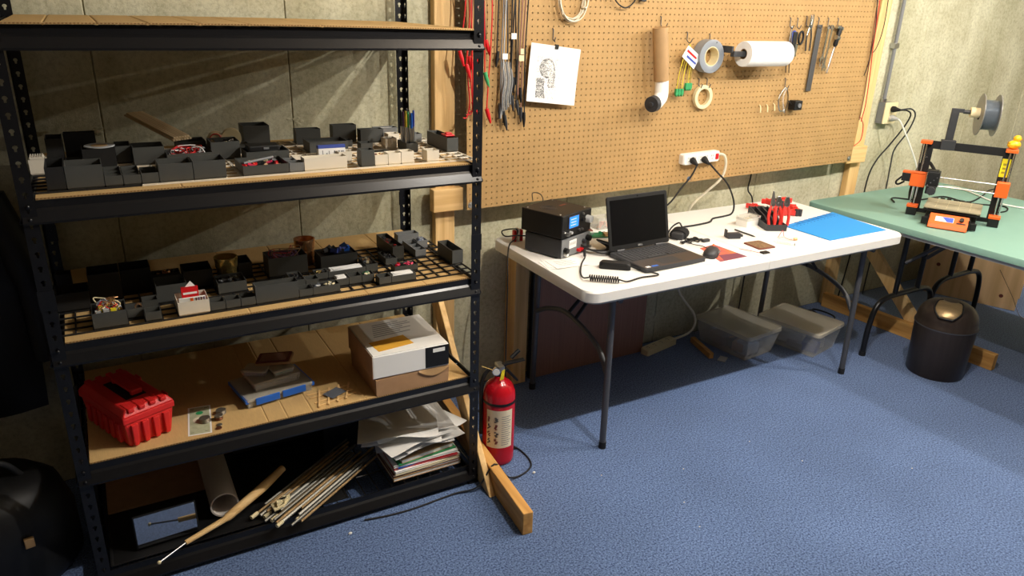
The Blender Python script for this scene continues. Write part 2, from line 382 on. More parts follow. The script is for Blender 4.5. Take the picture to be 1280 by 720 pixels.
for (x, sx) in ((PX0, 1), (PX1 - POSTW, -1)):
    for (y, sy) in ((PY0, -1), (PY1, 1)):
        p = post_mesh(sx, sy).build('post', M['black_metal'], rack, loc=(x, y, 0))
        cx0 = -0.0015 if sx > 0 else POSTW - 0.0025
        MB().box(-0.002, -0.002 if sy < 0 else 0.0, 0.93, POSTW + 0.002, 0.0 if sy < 0 else 0.002, 0.985).build('coupling', M['black_metal'], p)
        MB().box(-0.003, -0.003 if sy < 0 else -POSTW, 0, POSTW + 0.003, POSTW if sy < 0 else 0.003, 0.008).build('foot_cap', M['rubber'], p)
DECK = [0.075, 0.450, 0.826, 1.217, 1.626]
# front beam: recessed upper web, then a glossy slanted lip
BEAM = [(0.014, 0.0), (0.009, 0.0), (0.009, -0.020), (0.003, -0.027), (-0.010, -0.051), (-0.010, -0.057), (0.018, -0.057), (0.018, -0.054), (-0.007, -0.054), (-0.007, -0.051), (0.006, -0.026), (0.014, -0.019)]
def beam_x(flip): return MB().prism([((-y if flip else y), z) for y, z in BEAM], PX0 + 0.002, PX1 - 0.002, 'yz').mesh('beam')
def beam_y(flip):
    mb = MB(); n = len(BEAM); poly = [((-y if flip else y), z) for y, z in BEAM]
    return mb.prism(poly, PY0 + 0.004, PY1 - 0.004, 'xz').mesh('beam')
bmf, bmb, bml, bmr = beam_x(False), beam_x(True), beam_y(False), beam_y(True)
wire = MB()
for i in range(25):
    x = PX0 + 0.03 + i * 0.0502; wire.cyl((x, PY0 + 0.012, -0.005), (x, PY1 - 0.012, -0.005), 0.0022, n=6)
for j in range(6):
    y = PY0 + 0.02 + j * 0.122; wire.cyl((PX0 + 0.012, y, -0.0095), (PX1 - 0.012, y, -0.0095), 0.003, n=6)
wire_me = wire.mesh('wire_deck', 40)
rv = [(PX0 + 0.01, PY0 + 0.007), (PX1 - 0.01, PY0 + 0.007)]
for z in DECK:
    put('beam', bmf, M['black_metal'], rack, loc=(0, PY0 + 0.003, z)); put('beam', bmb, M['black_metal'], rack, loc=(0, PY1 - 0.003, z))
    put('beam', bml, M['black_metal'], rack, loc=(PX0 + 0.003, 0, z)); put('beam', bmr, M['black_metal'], rack, loc=(PX1 - 0.003, 0, z))
    put('wire_deck', wire_me, M['black_metal'], rack, loc=(0, 0, z))
    for x in (PX0 + POSTW / 2, PX1 - POSTW / 2):
        for dz in (-0.012, -0.045):
            MB().ball((x, PY0 - 0.004, z + dz), 0.0052, 8, (1, 0.6, 1)).build('rivet', M['black_metal'], rack, smooth=60)
# cardboard liners with fold creases
def liner(name, z, label, creases, x0=PX0 + 0.036, x1=PX1 - 0.036, y0=PY0 + 0.014, y1=PY1 - 0.012, th=0.005, bow=0.0):
    xs = sorted(set([x0, x1] + [x0 + (x1 - x0) * i / 24 for i in range(25)] + [c + d for c in creases for d in (-0.004, 0, 0.004)]))
    def zz(x):
        d = min([abs(x - c) for c in creases] + [1]); t = (x - x0) / (x1 - x0)
        return z + th - (0.0018 if d < 0.002 else 0) + bow * math.sin(PI * t) * 1.0
    vs = []; fs = []; n = len(xs)
    for x in xs: vs += [(x, y0, zz(x)), (x, y1, zz(x)), (x, y1, zz(x) - th), (x, y0, zz(x) - th)]
    for i in range(n - 1):
        a, b = 4 * i, 4 * i + 4; fs += [(a, b, b + 1, a + 1), (a + 1, b + 1, b + 2, a + 2), (a + 2, b + 2, b + 3, a + 3)]
        fs.append((a + 3, b + 3, b, a))
    fs += [(0, 1, 2, 3), (4 * n - 1, 4 * n - 2, 4 * n - 3, 4 * n - 4)]
    root = thing(name, label, 'cardboard', (0, 0, 0))
    MB().add(vs, fs).build('sheet', M['cardboard'], root)
    fl = MB(); k = int((x1 - x0) / 0.008)                            # open flutes along the cut front edge
    for i in range(k):
        x = x0 + 0.004 + i * 0.008; fl.box(x - 0.0022, y0 - 0.0006, zz(x) - th + 0.001, x + 0.0022, y0 + 0.001, zz(x) - 0.001)
    f = fl.build('flutes', M['flute'], root); f['kind'] = 'stuff'
    return root
liner('cardboard_liner', DECK[4], 'creased brown cardboard sheet lining the topmost visible rack tier', [-0.05, 0.06, 0.17, 0.29, 0.41, 0.6, 0.83], bow=0.004, y0=PY0 - 0.002)
liner('cardboard_liner', DECK[3], 'brown cardboard sheet under the white and black bins of the second tier', [0.2, 0.7])
liner('cardboard_liner', DECK[2], 'brown cardboard sheet under the black gridded bins of the third tier', [0.34, 0.52, 0.7, 0.9])
liner('cardboard_liner', DECK[1], 'bare brown cardboard sheet carrying the red toolbox and white carton', [0.36, 0.42, 0.5, 0.68, 0.86])

# ================================================================ printed bins on grid plates
ORD = ['first', 'second', 'third', 'fourth', 'fifth', 'sixth', 'seventh', 'eighth', 'ninth', 'tenth', 'eleventh', 'twelfth', 'thirteenth', 'fourteenth', 'fifteenth', 'sixteenth', 'seventeenth']
GP = 0.0430; GX0 = -0.150; GY0 = 2.152
def lattice(nx, ny):
    mb = MB(); t = 0.004; h = 0.005
    for i in range(nx + 1):
        x = min(max(i * GP - t / 2, 0), nx * GP - t); mb.box(x, 0, 0, x + t, ny * GP, h)
    for j in range(ny + 1):
        y = min(max(j * GP - t / 2, 0), ny * GP - t)
        for i in range(nx): mb.box(i * GP + t / 2, y, 0.0002, (i + 1) * GP - t / 2, y + t, h - 0.0002)
    return mb.mesh('grid_plate')
def plates(z, cols, rows, colour, tier):
    names = ['far left', 'left', 'middle left', 'middle', 'middle right', 'right', 'far right']
    x = 0; cache = {}
    for ci, cw in enumerate(cols):
        y = 0
        for ri, rh in enumerate(rows):
            mk = colour(ci, ri)
            if (cw, rh, mk) not in cache: cache[(cw, rh, mk)] = lattice(cw, rh)
            o = put('grid_plate', cache[(cw, rh, mk)], M[mk], loc=(GX0 + x * GP, GY0 + y * GP, z))
            o.scale = (0.998, 0.998, 1)
            cn = {'pla_white': 'cream', 'pla_black': 'black'}[mk]
            tag(o, '%s printed grid plate, %s from left in the %s plate row, %s' % (cn, ORD[ci], ['front', 'rear'][ri], tier), 'grid plate', 'grid plates on the rack')
            y += rh
        x += cw
Z2 = DECK[3] + 0.0052; Z3 = DECK[2] + 0.0052
plates(Z2, (6, 6, 6, 6, 5), (6, 6), lambda c, r: 'pla_black' if c == 0 and r == 0 else 'pla_white', 'second tier')
plates(Z3, (6, 6, 6, 6, 5), (5, 4), lambda c, r: 'pla_black', 'third tier')
bin_cache = {}
def bin_mesh(w, d, h, div, key):
    k = (w, d, h, div, key)
    if k in bin_cache: return bin_cache[k]
    mb = MB(); g = 0.0008; W = w * GP - g; D = d * GP - g; t = 0.0016
    mb.frustum((g + 0.0026, g + 0.0026, W - 0.0026, D - 0.0026), (g, g, W, D), 0.0, 0.0045)
    mb.tray((g, g, W, D), (g, g, W, D), 0.0045, h, t, 0.003)
    mb.tray((g - 0.0002, g - 0.0002, W + 0.0002, D + 0.0002), (g - 0.0002, g - 0.0002, W + 0.0002, D + 0.0002), h - 0.004, h + 0.0002, t * 0.6, 0.0)  if False else None
    if div in ('x', 'xy'):
        for i in range(1, w): mb.box(i * GP - 0.0007, g + t, 0.006, i * GP + 0.0007, D - t, h - 0.004)
    if div in ('y', 'xy'):
        for j in range(1, d): mb.box(g + t, j * GP - 0.0007, 0.006, W - t, j * GP + 0.0007, h - 0.004)
    me = mb.mesh('storage_bin'); bin_cache[k] = me; return me
CN = {'pla_dark': 'charcoal', 'pla_white': 'white', 'pla_grey': 'grey', 'pla_black': 'black'}
SIZE = {1: 'one', 2: 'two', 3: 'three', 4: 'four'}
def place_bins(lst, z, tier, group):
    rows = {}
    for b in lst: rows.setdefault(0 if b[2] == 0 else (1 if b[2] < 5 else (2 if b[2] < 9 else 3)), []).append(b)
    rn = ['front row', 'second row', 'third row', 'rear row']; pos = {}
    for r, items in rows.items():
        for i, b in enumerate(sorted(items, key=lambda q: (q[1], q[2]))):
            n, ix, jy, w, d, h, mk, div, what = b
            o = put('storage_bin', bin_mesh(w, d, round(h, 3), div, mk), M[mk], loc=(GX0 + ix * GP, GY0 + jy * GP, z))
            lab = '%s %s-by-%s bin%s, %s from left, %s, %s' % (CN[mk], SIZE[w], SIZE[d], (' ' + what) if what else '', ORD[i], rn[r], tier)
            tag(o, lab, 'bin', group); pos[n] = (GX0 + (ix + w / 2) * GP, GY0 + (jy + d / 2) * GP, z + 0.0075, w * GP - 0.008, d * GP - 0.008, z + h)
    return pos
D_, W_, G_, K_ = 'pla_dark', 'pla_white', 'pla_grey', 'pla_black'
BINS2 = [('1', 2, 0, 2, 2, .060, D_, '', ''), ('2', 1, 0, 1, 3, .060, K_, '', ''), ('3', 4, 0, 1, 3, .028, D_, 'y', ''), ('4', 5, 0, 1, 3, .027, D_, 'y', ''), ('5', 6, 0, 1, 2, .029, D_, '', ''),
 ('6', 7, 0, 2, 2, .049, D_, '', ''), ('7', 9, 0, 2, 2, .051, D_, '', ''), ('8', 12, 0, 3, 3, .028, D_, '', 'of mixed small parts'), ('9', 15, 0, 1, 1, .028, G_, '', ''), ('10', 16, 0, 3, 1, .038, W_, '', ''),
 ('11', 20, 0, 1, 1, .051, D_, '', ''), ('12', 21, 0, 1, 1, .034, W_, '', ''), ('13', 22, 0, 1, 1, .036, W_, '', ''), ('14', 23, 0, 1, 1, .038, W_, '', ''), ('15', 25, 0, 1, 1, .036, W_, '', ''),
 ('16', 13, 4, 3, 2, .034, D_, '', ''), ('17', 14, 10, 2, 2, .072, D_, '', ''), ('18', 9, 8, 2, 2, .046, D_, '', ''), ('19', 11, 6, 2, 2, .055, D_, '', ''), ('20', 8, 5, 3, 2, .034, D_, '', 'of red and white wire'),
 ('21', 6, 6, 2, 2, .052, D_, '', ''), ('22', 5, 7, 1, 2, .052, D_, '', ''), ('23', 3, 6, 2, 2, .055, K_, '', ''), ('24', 2, 10, 2, 1, .075, K_, '', ''), ('25', 2, 6, 1, 1, .028, D_, '', ''),
 ('26', 0, 5, 1, 1, .042, W_, '', ''), ('27', 1, 7, 1, 2, .082, K_, '', ''), ('28', 18, 10, 2, 1, .052, D_, '', ''), ('29', 21, 10, 2, 1, .060, D_, '', ''), ('30', 23, 9, 2, 1, .047, D_, '', ''),
 ('31', 25, 11, 2, 1, .036, G_, '', 'with white inserts'), ('32', 18, 6, 3, 2, .036, D_, '', ''), ('33', 16, 3, 1, 1, .018, W_, '', ''), ('34', 17, 3, 1, 1, .020, W_, '', ''), ('35', 15, 2, 1, 1, .019, G_, '', ''),
 ('36', 24, 6, 1, 1, .035, W_, '', ''), ('36b', 25, 8, 1, 1, .035, W_, '', ''), ('38', 25, 4, 1, 2, .030, D_, '', 'holding pens'), ('39', 28, 3, 1, 4, .048, D_, '', 'with a red clip'), ('40', 27, 8, 1, 1, .030, G_, '', ''), ('41', 22, 6, 1, 1, .024, D_, '', ''), ('42', 21, 8, 1, 1, .022, D_, '', ''), ('43', 19, 2, 1, 1, .034, W_, '', ''), ('44', 11, 8, 3, 1, .030, D_, '', 'under the wire spools')]
pos2 = place_bins(BINS2, Z2 + 0.0052, 'second tier', 'printed bins on the second tier')
BINS3 = [('a1', 2, 0, 2, 2, .047, D_, '', 'heaped with coiled wire'), ('a2', 0, 4, 2, 2, .055, K_, '', ''), ('a3', 4, 1, 1, 1, .030, D_, '', ''), ('a4', 5, 0, 1, 1, .028, D_, '', ''), ('a5', 5, 2, 1, 1, .031, D_, '', ''), ('a6', 6, 3, 2, 2, .055, D_, '', ''),
 ('a7', 7, 0, 2, 2, .042, W_, '', 'full of red and white packets'), ('a8', 9, 0, 1, 1, .028, D_, '', ''), ('a9', 10, 0, 1, 1, .028, D_, '', ''), ('a10', 11, 0, 1, 1, .028, D_, '', ''), ('a11', 12, 0, 3, 1, .057, D_, '', ''), ('a12', 15, 0, 1, 1, .026, D_, '', ''), ('a13', 16, 0, 2, 1, .028, D_, '', 'of pale clips'),
 ('a14', 18, 1, 1, 1, .026, D_, '', ''), ('a15', 19, 1, 1, 1, .029, D_, '', ''), ('a16', 20, 1, 1, 1, .028, D_, '', 'of green terminals'), ('a17', 21, 0, 1, 1, .026, D_, '', ''), ('a18', 22, 0, 2, 1, .025, D_, '', 'with white paper'), ('a19', 23, 2, 2, 1, .024, D_, '', 'of pink parts'), ('a20', 23, 4, 1, 2, .026, D_, 'y', ''), ('a21', 21, 3, 1, 2, .030, D_, '', 'of tangled parts'),
 ('a22', 24, 5, 1, 4, .051, D_, '', ''), ('a23', 26, 9, 2, 1, .036, G_, '', ''), ('a24', 26, 5, 1, 3, .028, G_, 'y', ''), ('a25', 27, 7, 1, 1, .032, G_, '', 'with silver bags'), ('a26', 28, 2, 1, 3, .052, D_, '', ''), ('a27', 18, 5, 3, 2, .050, D_, '', 'of blue packets'), ('a28', 14, 5, 3, 2, .066, D_, '', 'of tangled purple wire'),
 ('a31', 8, 5, 2, 2, .060, K_, '', ''), ('a32', 10, 3, 2, 2, .036, D_, '', ''), ('a34', 2, 5, 2, 2, .088, K_, '', ''), ('a35', 4, 6, 2, 2, .075, K_, '', ''), ('a36', 0, 8, 1, 1, .058, K_, '', ''), ('a37', 6, 7, 2, 1, .034, D_, '', 'of copper scraps'), ('a38', 16, 2, 1, 1, .023, D_, '', ''), ('a38b', 17, 3, 1, 1, .024, D_, '', ''), ('a39', 18, 3, 3, 1, .024, D_, '', 'of folded white paper'), ('a40', 12, 6, 1, 2, .05, K_, '', ''), ('a41', 15, 2, 1, 2, .028, D_, '', '')]
pos3 = place_bins(BINS3, Z3 + 0.0052, 'third tier', 'printed bins on the third tier')
# ================================================================ freestanding pegboard stand
PEGY = 2.690
stand = thing('pegboard_stand', 'freestanding pine two-by-four stand carrying a wide brown pegboard behind the white table', 'pegboard', (2.55, 2.7, 0))
def P_(name, mb, m, parent=stand, **k):
    mb.v = [(x - 2.55, y - 2.7, z) for x, y, z in mb.v]; return mb.build(name, m, parent, **k)
P_('post', MB().box(1.222, 2.760, 0, 1.311, 2.798, 2.40), M['pine_z'], bevel=0.003)
P_('post', MB().box(3.878, 2.760, 0, 3.967, 2.798, 2.40), M['pine_z'], bevel=0.003)
P_('cleat', MB().box(1.196, 2.7185, 0.890, 1.332, 2.7595, 0.985), M['pine_x'], bevel=0.003)
P_('cleat', MB().box(3.780, 2.7185, 0.905, 3.945, 2.7595, 1.000), M['pine_x'], bevel=0.003)
P_('rail', MB().box(1.345, 2.7015, 1.02, 3.762, 2.7395, 1.11), M['pine_x'], bevel=0.003)
P_('rail', MB().box(1.224, 2.7015, 1.95, 3.965, 2.7595, 2.04), M['pine_x'], bevel=0.003)
def plank(a, b, th, hgt, off=0):      # board lying on edge from a to b on the floor plan
    a = Vector(a); b = Vector(b); d = (b - a).normalized(); n = Vector((-d.y, d.x, 0)) * th / 2
    mb = MB(); z = Vector((0, 0, hgt))
    vs = [a - n, b - n, b + n, a + n]; vs = vs + [v + z for v in vs]
    return mb.add(vs, [(0, 3, 2, 1), (4, 5, 6, 7), (0, 1, 5, 4), (1, 2, 6, 5), (2, 3, 7, 6), (3, 0, 4, 7)])
P_('foot', plank((1.203, 2.75, 0), (1.112, 1.752, 0), 0.038, 0.089), M['pine_y'], bevel=0.003)
P_('foot', plank((3.858, 2.75, 0), (3.922, 1.735, 0), 0.038, 0.089), M['pine_y'], bevel=0.003)
def brace(x0, x1, y0, z0, y1, z1, w):  # sloping board, wide face sideways
    d = Vector((0, y1 - y0, z1 - z0)).normalized(); n = Vector((0, -d.z, d.y)) * w / 2
    a = Vector((0, y0, z0)); b = Vector((0, y1, z1)); q = [a - n, b - n, b + n, a + n]
    dx = x1 - x0
    vs = [(x0 + v.x, v.y, v.z) for v in q] + [(x0 + dx, v.y, v.z) for v in q]
    return MB().add(vs, [(0, 3, 2, 1), (4, 5, 6, 7), (0, 1, 5, 4), (1, 2, 6, 5), (2, 3, 7, 6), (3, 0, 4, 7)])
def skew_brace(xf, pts, th):          # sloping board whose foot end is cut to the floor; xf(y) = its left face
    vs = [(xf(y), y, z) for y, z in pts] + [(xf(y) + th, y, z) for y, z in pts]
    return MB().add(vs, [(0, 3, 2, 1), (4, 5, 6, 7), (0, 1, 5, 4), (1, 2, 6, 5), (2, 3, 7, 6), (3, 0, 4, 7)])
P_('brace', skew_brace(lambda y: 1.158 + (y - 2.75) * 0.0912, [(2.75, 0.635), (2.113, 0.002), (1.986, 0.002), (2.75, 0.762)], 0.0245), M['pine_z'], bevel=0.003)
P_('brace', skew_brace(lambda y: 3.879 - (y - 2.75) * 0.0631, [(2.75, 0.585), (2.167, 0.002), (2.060, 0.002), (2.75, 0.692)], 0.030), M['pine_z'], bevel=0.003)
pb = MB()
for i in range(96): holed(pb, 0.0254, 0.0254, 48, lambda a: 0.0032, 0.005, x0=i * 0.0254, ang=[k * PI / 2 for k in range(4)], back=False)
pbo = pb.build('pegboard_panel', M['pegboard'], stand, loc=(1.335 - 2.55, PEGY - 2.7, 0.896), rot=(0, -0.7, 0))
ed = MB(); ed.box(-0.0004, 0, 0, 0, 0.005, 1.2192); ed.box(2.4384, 0, 0, 2.4388, 0.005, 1.2192); ed.box(0, 0, -0.0004, 2.4384, 0.005, 0); ed.box(0, 0, 1.2192, 2.4384, 0.005, 1.2196)
ed.build('board_edge', M['pegboard'], pbo)
for x, z in ((1.352, 0.916), (3.752, 0.946)):
    mb = MB(); mb.cyl((x, PEGY - 0.0005, z), (x, PEGY - 0.003, z), 0.013, n=18); mb.cyl((x, PEGY - 0.003, z), (x, PEGY - 0.007, z), 0.005, n=10); P_('washer', mb, M['steel'], smooth=40)
def hook(x, z, stem=0.045, out=0.05, label='', n=1):
    mb = MB(); mb.tube(catmull([(0, 0.004, stem), (0, -0.004, stem - 0.004), (0, -0.0045, stem * 0.5), (0, -0.006, 0.004), (0, -0.02, -0.006), (0, -out * 0.8, -0.002), (0, -out, 0.012)], 4), 0.0022, 7)
    o = mb.build('peg_hook', M['steel_dark'], smooth=50, loc=(x, PEGY - 0.0025, z)); tag(o, label, 'hook', 'pegboard hooks'); return o
# --- printed portrait
pr = thing('printed_portrait', 'tilted white sheet with a dotted profile drawing clipped to the pegboard', 'paper', (1.725, 2.672, 1.542), rot=(0, 6.5, 0))
def sh(u, v): return ((u - 0.5) * 0.242, -0.004 - 0.012 * (1 - v) ** 2 - 0.006 * (1 - u) * (1 - v), 0.008 - 0.228 * (1 - v))
def sheet_y(P, nu, nv, t):
    mb = MB(); f = [Vector(P(i / nu, j / nv)) for j in range(nv + 1) for i in range(nu + 1)]; N = len(f); W = nu + 1
    vs = f + [p + Vector((0, t, 0)) for p in f]; fs = []
    for j in range(nv):
        for i in range(nu): a = j * W + i; fs += [(a, a + 1, a + W + 1, a + W), (N + a, N + a + W, N + a + W + 1, N + a + 1)]
    return mb.add(vs, fs)
sheet_y(sh, 8, 8, 0.0006).build('sheet', M['paper'], pr, smooth=60)
ink = MB(); rp = random.Random(11)
def head(x, y):     # generic profile facing right, in sheet units 0..1
    cx, cy = 0.36, 0.60; a = ((x - cx) / 0.155) ** 2 + ((y - cy) / 0.17) ** 2 < 1
    face = 0.40 < x < 0.54 - 0.10 * abs(y - 0.45) and 0.27 < y < 0.60 and x < 0.545 - 0.25 * max(0, 0.36 - y)
    neck = 0.17 < x < 0.33 + 0.25 * max(0, 0.22 - y) and 0.08 < y < 0.42
    return a or face or neck
for k in range(6000):
    x, y = rp.uniform(0.14, 0.62), rp.uniform(0.07, 0.80)
    inside = head(x, y); edge = inside and not (head(x + 0.03, y) and head(x - 0.03, y) and head(x, y + 0.03) and head(x, y - 0.03))
    p = 0.98 if edge else (0.42 + 0.4 * (x < 0.33) if inside else (0.10 if x < 0.55 else 0.03))
    if rp.random() < p:
        c = Vector(sh(x, y)) + Vector((0, -0.0004, 0)); r = rp.uniform(0.0009, 0.0015)
        ink.add([(c.x - r, c.y, c.z), (c.x, c.y, c.z - r), (c.x + r, c.y, c.z), (c.x, c.y, c.z + r)], [(0, 1, 2, 3)])
o = ink.build('dotted_print', M['ink'], pr); o['kind'] = 'stuff'
MB().box(-0.008, -0.009, -0.004, 0.008, 0.001, 0.014).build('binder_clip', M['black'], pr, bevel=0.001)
hook(1.716, 1.572, 0.045, 0.022, 'dark peg hook holding the printed portrait')
# --- cream coil of wire at the top
co = thing('wire_coil', 'coil of cream cable hanging at the top of the pegboard', 'cable', (1.79, 2.665, 1.73))
rp = random.Random(5)
for k in range(6):
    a = rp.uniform(-0.004, 0.004); rx = 0.062 + rp.uniform(-0.008, 0.010); rz = 0.08 + rp.uniform(-0.008, 0.006); dy = (k - 3) * 0.004
    MB().tube([(a + rx * math.cos(t * PI / 14), dy + 0.003 * math.sin(t + k), rz * math.sin(t * PI / 14)) for t in range(28)], 0.0026, 6, closed=True).build('loop', M['cream_cable'], co, smooth=60)
MB().tube([(0.055 + 0.008 * math.cos(t * PI / 5), 0.016 * math.sin(t * PI / 5) - 0.002, -0.03) for t in range(10)], 0.0035, 6, closed=True).build('tie', M['cream_cable'], co)
hook(1.79, 1.80, 0.04, 0.05, 'dark peg hook carrying the cream cable coil')
# --- dark earphone cable at the top
c = MB(); c.tube(catmull([(1.985, 2.675, 1.83), (1.99, 2.672, 1.77), (2.012, 2.665, 1.725), (2.055, 2.662, 1.705), (2.095, 2.665, 1.722), (2.115, 2.672, 1.745), (2.12, 2.675, 1.80)], 6), 0.003, 7)
tag(c.build('hanging_cable', M['rubber'], smooth=60), 'loop of thin black cable hanging right of the cream coil', 'cable')
pl = thing('dark_plug', 'small dark blue connector hanging at the top of the pegboard', 'connector', (2.150, 2.668, 1.732))
MB().box(-0.014, -0.012, 0, 0.014, 0.008, 0.03).build('housing', M['grey_dark'], pl, bevel=0.003); MB().tube(catmull([(-0.005, -0.002, 0.03), (0.0, -0.001, 0.06), (-0.006, 0.005, 0.12)], 5), 0.003, 6).build('lead', M['rubber'], pl, smooth=60)
# --- brown tube with white elbow
tb = thing('tube_with_elbow', 'brown wrapped tube ending in a white pipe elbow with dark cap, hung on pegboard', 'tube', (2.225, 2.625, 1.63), rot=(0, 0, 0))
MB().lathe([(0.034, 0), (0.034, -0.225), (0.031, -0.225), (0.031, -0.002), (0.034, 0)][::-1], 22).build('sleeve', M['kraft'], tb, smooth=40, rot=(0, -9, 0))
el = MB(); path = catmull([(0.036, 0, -0.215), (0.040, 0, -0.25), (0.036, -0.006, -0.29), (0.006, -0.02, -0.312), (-0.02, -0.03, -0.318)], 6)
el.tube(path, [0.031] * len(path), 18); eo = el.build('elbow', M['white_gloss'], tb, smooth=50)
cp = MB(); d = Vector((-0.93, -0.36, -0.1)).normalized(); c0 = Vector((-0.018, -0.029, -0.317)); cp.cyl(c0, c0 + d * 0.026, 0.036, 0.034, 22); cp.cyl(c0 + d * 0.026, c0 + d * 0.034, 0.012, 0.010, 12); cp.build('cap', M['grey_dark'], eo, smooth=40)
hook(2.275, 1.635, 0.04, 0.05, 'dark peg hook holding the brown wrapped tube')
# --- tag card with yellow-green leads
tg = thing('tagged_leads', 'white tag card with yellow leads and green clips beside the duct tape', 'test lead', (2.435, 2.66, 1.56))
MB().prism([(-0.048, -0.052), (0.030, -0.108), (0.062, -0.052), (-0.016, -0.004)], -0.012, -0.0105, 'xz').build('tag_card', M['paper'], tg)
for k, (mk, dz) in enumerate((('red', 0), ('blue_ink', -0.024))):
    MB().prism([(-0.022, -0.030 + dz), (0.036, -0.065 + dz), (0.040, -0.058 + dz), (-0.018, -0.021 + dz)], -0.0135, -0.0124, 'xz').build('print_line', M[mk], tg)
for k in range(6):
    x = -0.04 + 0.015 * k; e = -0.055 + 0.016 * k if k < 3 else -0.0 + 0.012 * (k - 3)
    zb = -0.20 if k < 3 else -0.175
    MB().tube(catmull([(0.0, -0.002, 0.0), (x * 0.8, -0.006, -0.06), (e * 0.9, -0.007, -0.13), (e, -0.006, zb)], 5), 0.0016, 6).build('lead', M['gold_wire'] if k % 2 else M['yellow'], tg, smooth=60)
    MB().prism([(e - 0.006, zb + 0.006), (e - 0.008, zb - 0.018), (e, zb - 0.03), (e + 0.008, zb - 0.016), (e + 0.006, zb + 0.006)], -0.014, 0.0, 'xz').build('clip', M['green'], tg, bevel=0.002)
hook(2.437, 1.572, 0.04, 0.04, 'dark peg hook holding the tagged yellow leads')
# --- rolls of tape
def tape(name, label, loc, R, r, w, rz, mats, n=40):
    t = thing(name, label, 'tape', loc, rz)
    MB().ringlathe([(R, -w / 2), (R, w / 2), (R - 0.004, w / 2 + 0.0006), (r + 0.006, w / 2 + 0.0006), (r + 0.004, w / 2), (r + 0.004, -w / 2)], n, ax='y').build('roll', mats[0], t, smooth=35)
    MB().ringlathe([(r + 0.0038, -w / 2), (r + 0.0038, w / 2), (r, w / 2), (r, -w / 2)], n, ax='y').build('core', mats[1], t, smooth=35)
    return t
M['duct'] = mat('duct_tape', (142, 148, 156), 0.38, 0.15)
tape('duct_tape_roll', 'roll of silver grey duct tape hanging beside the paper towels', (2.555, 2.660, 1.508), 0.074, 0.040, 0.05, 0, (M['duct'], M['cream']))
tape('masking_tape_roll', 'narrow roll of cream masking tape under the duct tape', (2.566, 2.676, 1.322), 0.055, 0.038, 0.019, 0, (M['cream'], M['cream']))
hook(2.575, 1.560, 0.045, 0.055, 'dark peg hook inside the duct tape roll')
hook(2.540, 1.371, 0.035, 0.03, 'left dark peg hook holding the masking tape'); hook(2.591, 1.371, 0.035, 0.03, 'right dark peg hook holding the masking tape')
# --- paper towels
tw = thing('paper_towel_roll', 'thick white paper towel roll lying on a dark pegboard bracket', 'paper towels', (2.70, 2.585, 1.522))
MB().ringlathe([(0.056, 0), (0.057, 0.004), (0.057, 0.274), (0.056, 0.278), (0.024, 0.278), (0.023, 0.274), (0.023, 0.004), (0.024, 0.0)], 40, ax='x').build('roll', M['towel'], tw, smooth=40)
MB().ringlathe([(0.0228, 0.001), (0.0228, 0.277), (0.0212, 0.277), (0.0212, 0.001)], 28, ax='x').build('core', M['kraft'], tw, smooth=40)
tbk = thing('towel_bracket', 'dark plastic arm running through the paper towel roll', 'bracket', (2.70, 2.585, 1.522))
bk = MB(); bk.box(-0.075, 0.085, -0.012, -0.035, 0.102, 0.032); bk.box(-0.075, 0.0, 0.004, -0.062, 0.095, 0.034); bk.box(-0.07, -0.012, -0.012, 0.32, 0.012, 0.012); bk.box(0.30, 0.0, -0.012, 0.32, 0.104, 0.012)
bk.build('arm', M['grey_dark'], tbk, bevel=0.002)
# --- tools on the right half
hk = [(3.095, 1.640, 'the clear-handled tweezers'), (3.146, 1.640, 'the blue-handled scissors'), (3.210, 1.650, 'the steel cutters'), (3.300, 1.645, 'the long dark ruler'), (3.372, 1.645, 'the small wrenches'), (3.447, 1.645, 'the ratchet driver'), (3.126, 1.352, 'the wire loop and black clip')]
for x, z, what in hk: hook(x, z, 0.045, 0.03, 'dark peg hook holding ' + what)
tz = thing('tweezers', 'pair of bright tweezers at the right end of the towel roll', 'tweezers', (3.098, 2.672, 1.64))
for s in (-1, 1): MB().tube(catmull([(0, 0, 0), (s * 0.008, -0.004, -0.08), (s * 0.010, -0.004, -0.13), (s * 0.012 + 0.012, -0.003, -0.215)], 4), [0.003] * 8 + [0.0035] * 5, 6).build('arm', M['chrome'], tz, smooth=60)
MB().ball((0, 0, 0.002), 0.006, 8).build('joint', M['chrome'], tz, smooth=60)
sc = thing('scissors', 'blue and black handled scissors hanging point down on the pegboard', 'scissors', (3.150, 2.672, 1.63))
for s, mk in ((-1, 'blue'), (1, 'black')):
    MB().tube([(s * 0.020 - 0.002 + 0.016 * math.cos(t * PI / 8), -0.006 * s, -0.038 + 0.030 * math.sin(t * PI / 8)) for t in range(16)], 0.0055, 8, closed=True).build('handle', M['blue_ink'] if s < 0 else M['black'], sc, smooth=60)
    MB().prism([(s * 0.014, -0.068), (s * 0.004, -0.068), (-s * 0.004 - 0.002, -0.128), (-s * 0.001 + 0.006 * s, -0.126)], -0.003 + 0.003 * s, 0.0 + 0.003 * s, 'xz').build('blade', M['chrome'], sc)
MB().box(-0.034, -0.004, -0.13, -0.004, 0.008, -0.01).build('sheath', M['black'], sc, bevel=0.003)
ct = thing('cutters', 'polished steel cutting pliers hanging jaws up on the pegboard', 'pliers', (3.225, 2.670, 1.645))
MB().prism([(-0.016, 0.0), (-0.012, 0.055), (-0.006, 0.058), (0.0, 0.012), (0.006, 0.060), (0.012, 0.056), (0.014, 0.0), (0, -0.012)], -0.008, 0.004, 'xz').build('jaws', M['chrome'], ct, bevel=0.002)
for s in (-1, 1): MB().tube(catmull([(s * 0.006, -0.002, -0.005), (s * 0.016, -0.003, -0.05), (s * 0.014 + 0.006, -0.002, -0.115)], 5), 0.0055, 8).build('handle', M['chrome'], ct, smooth=60)
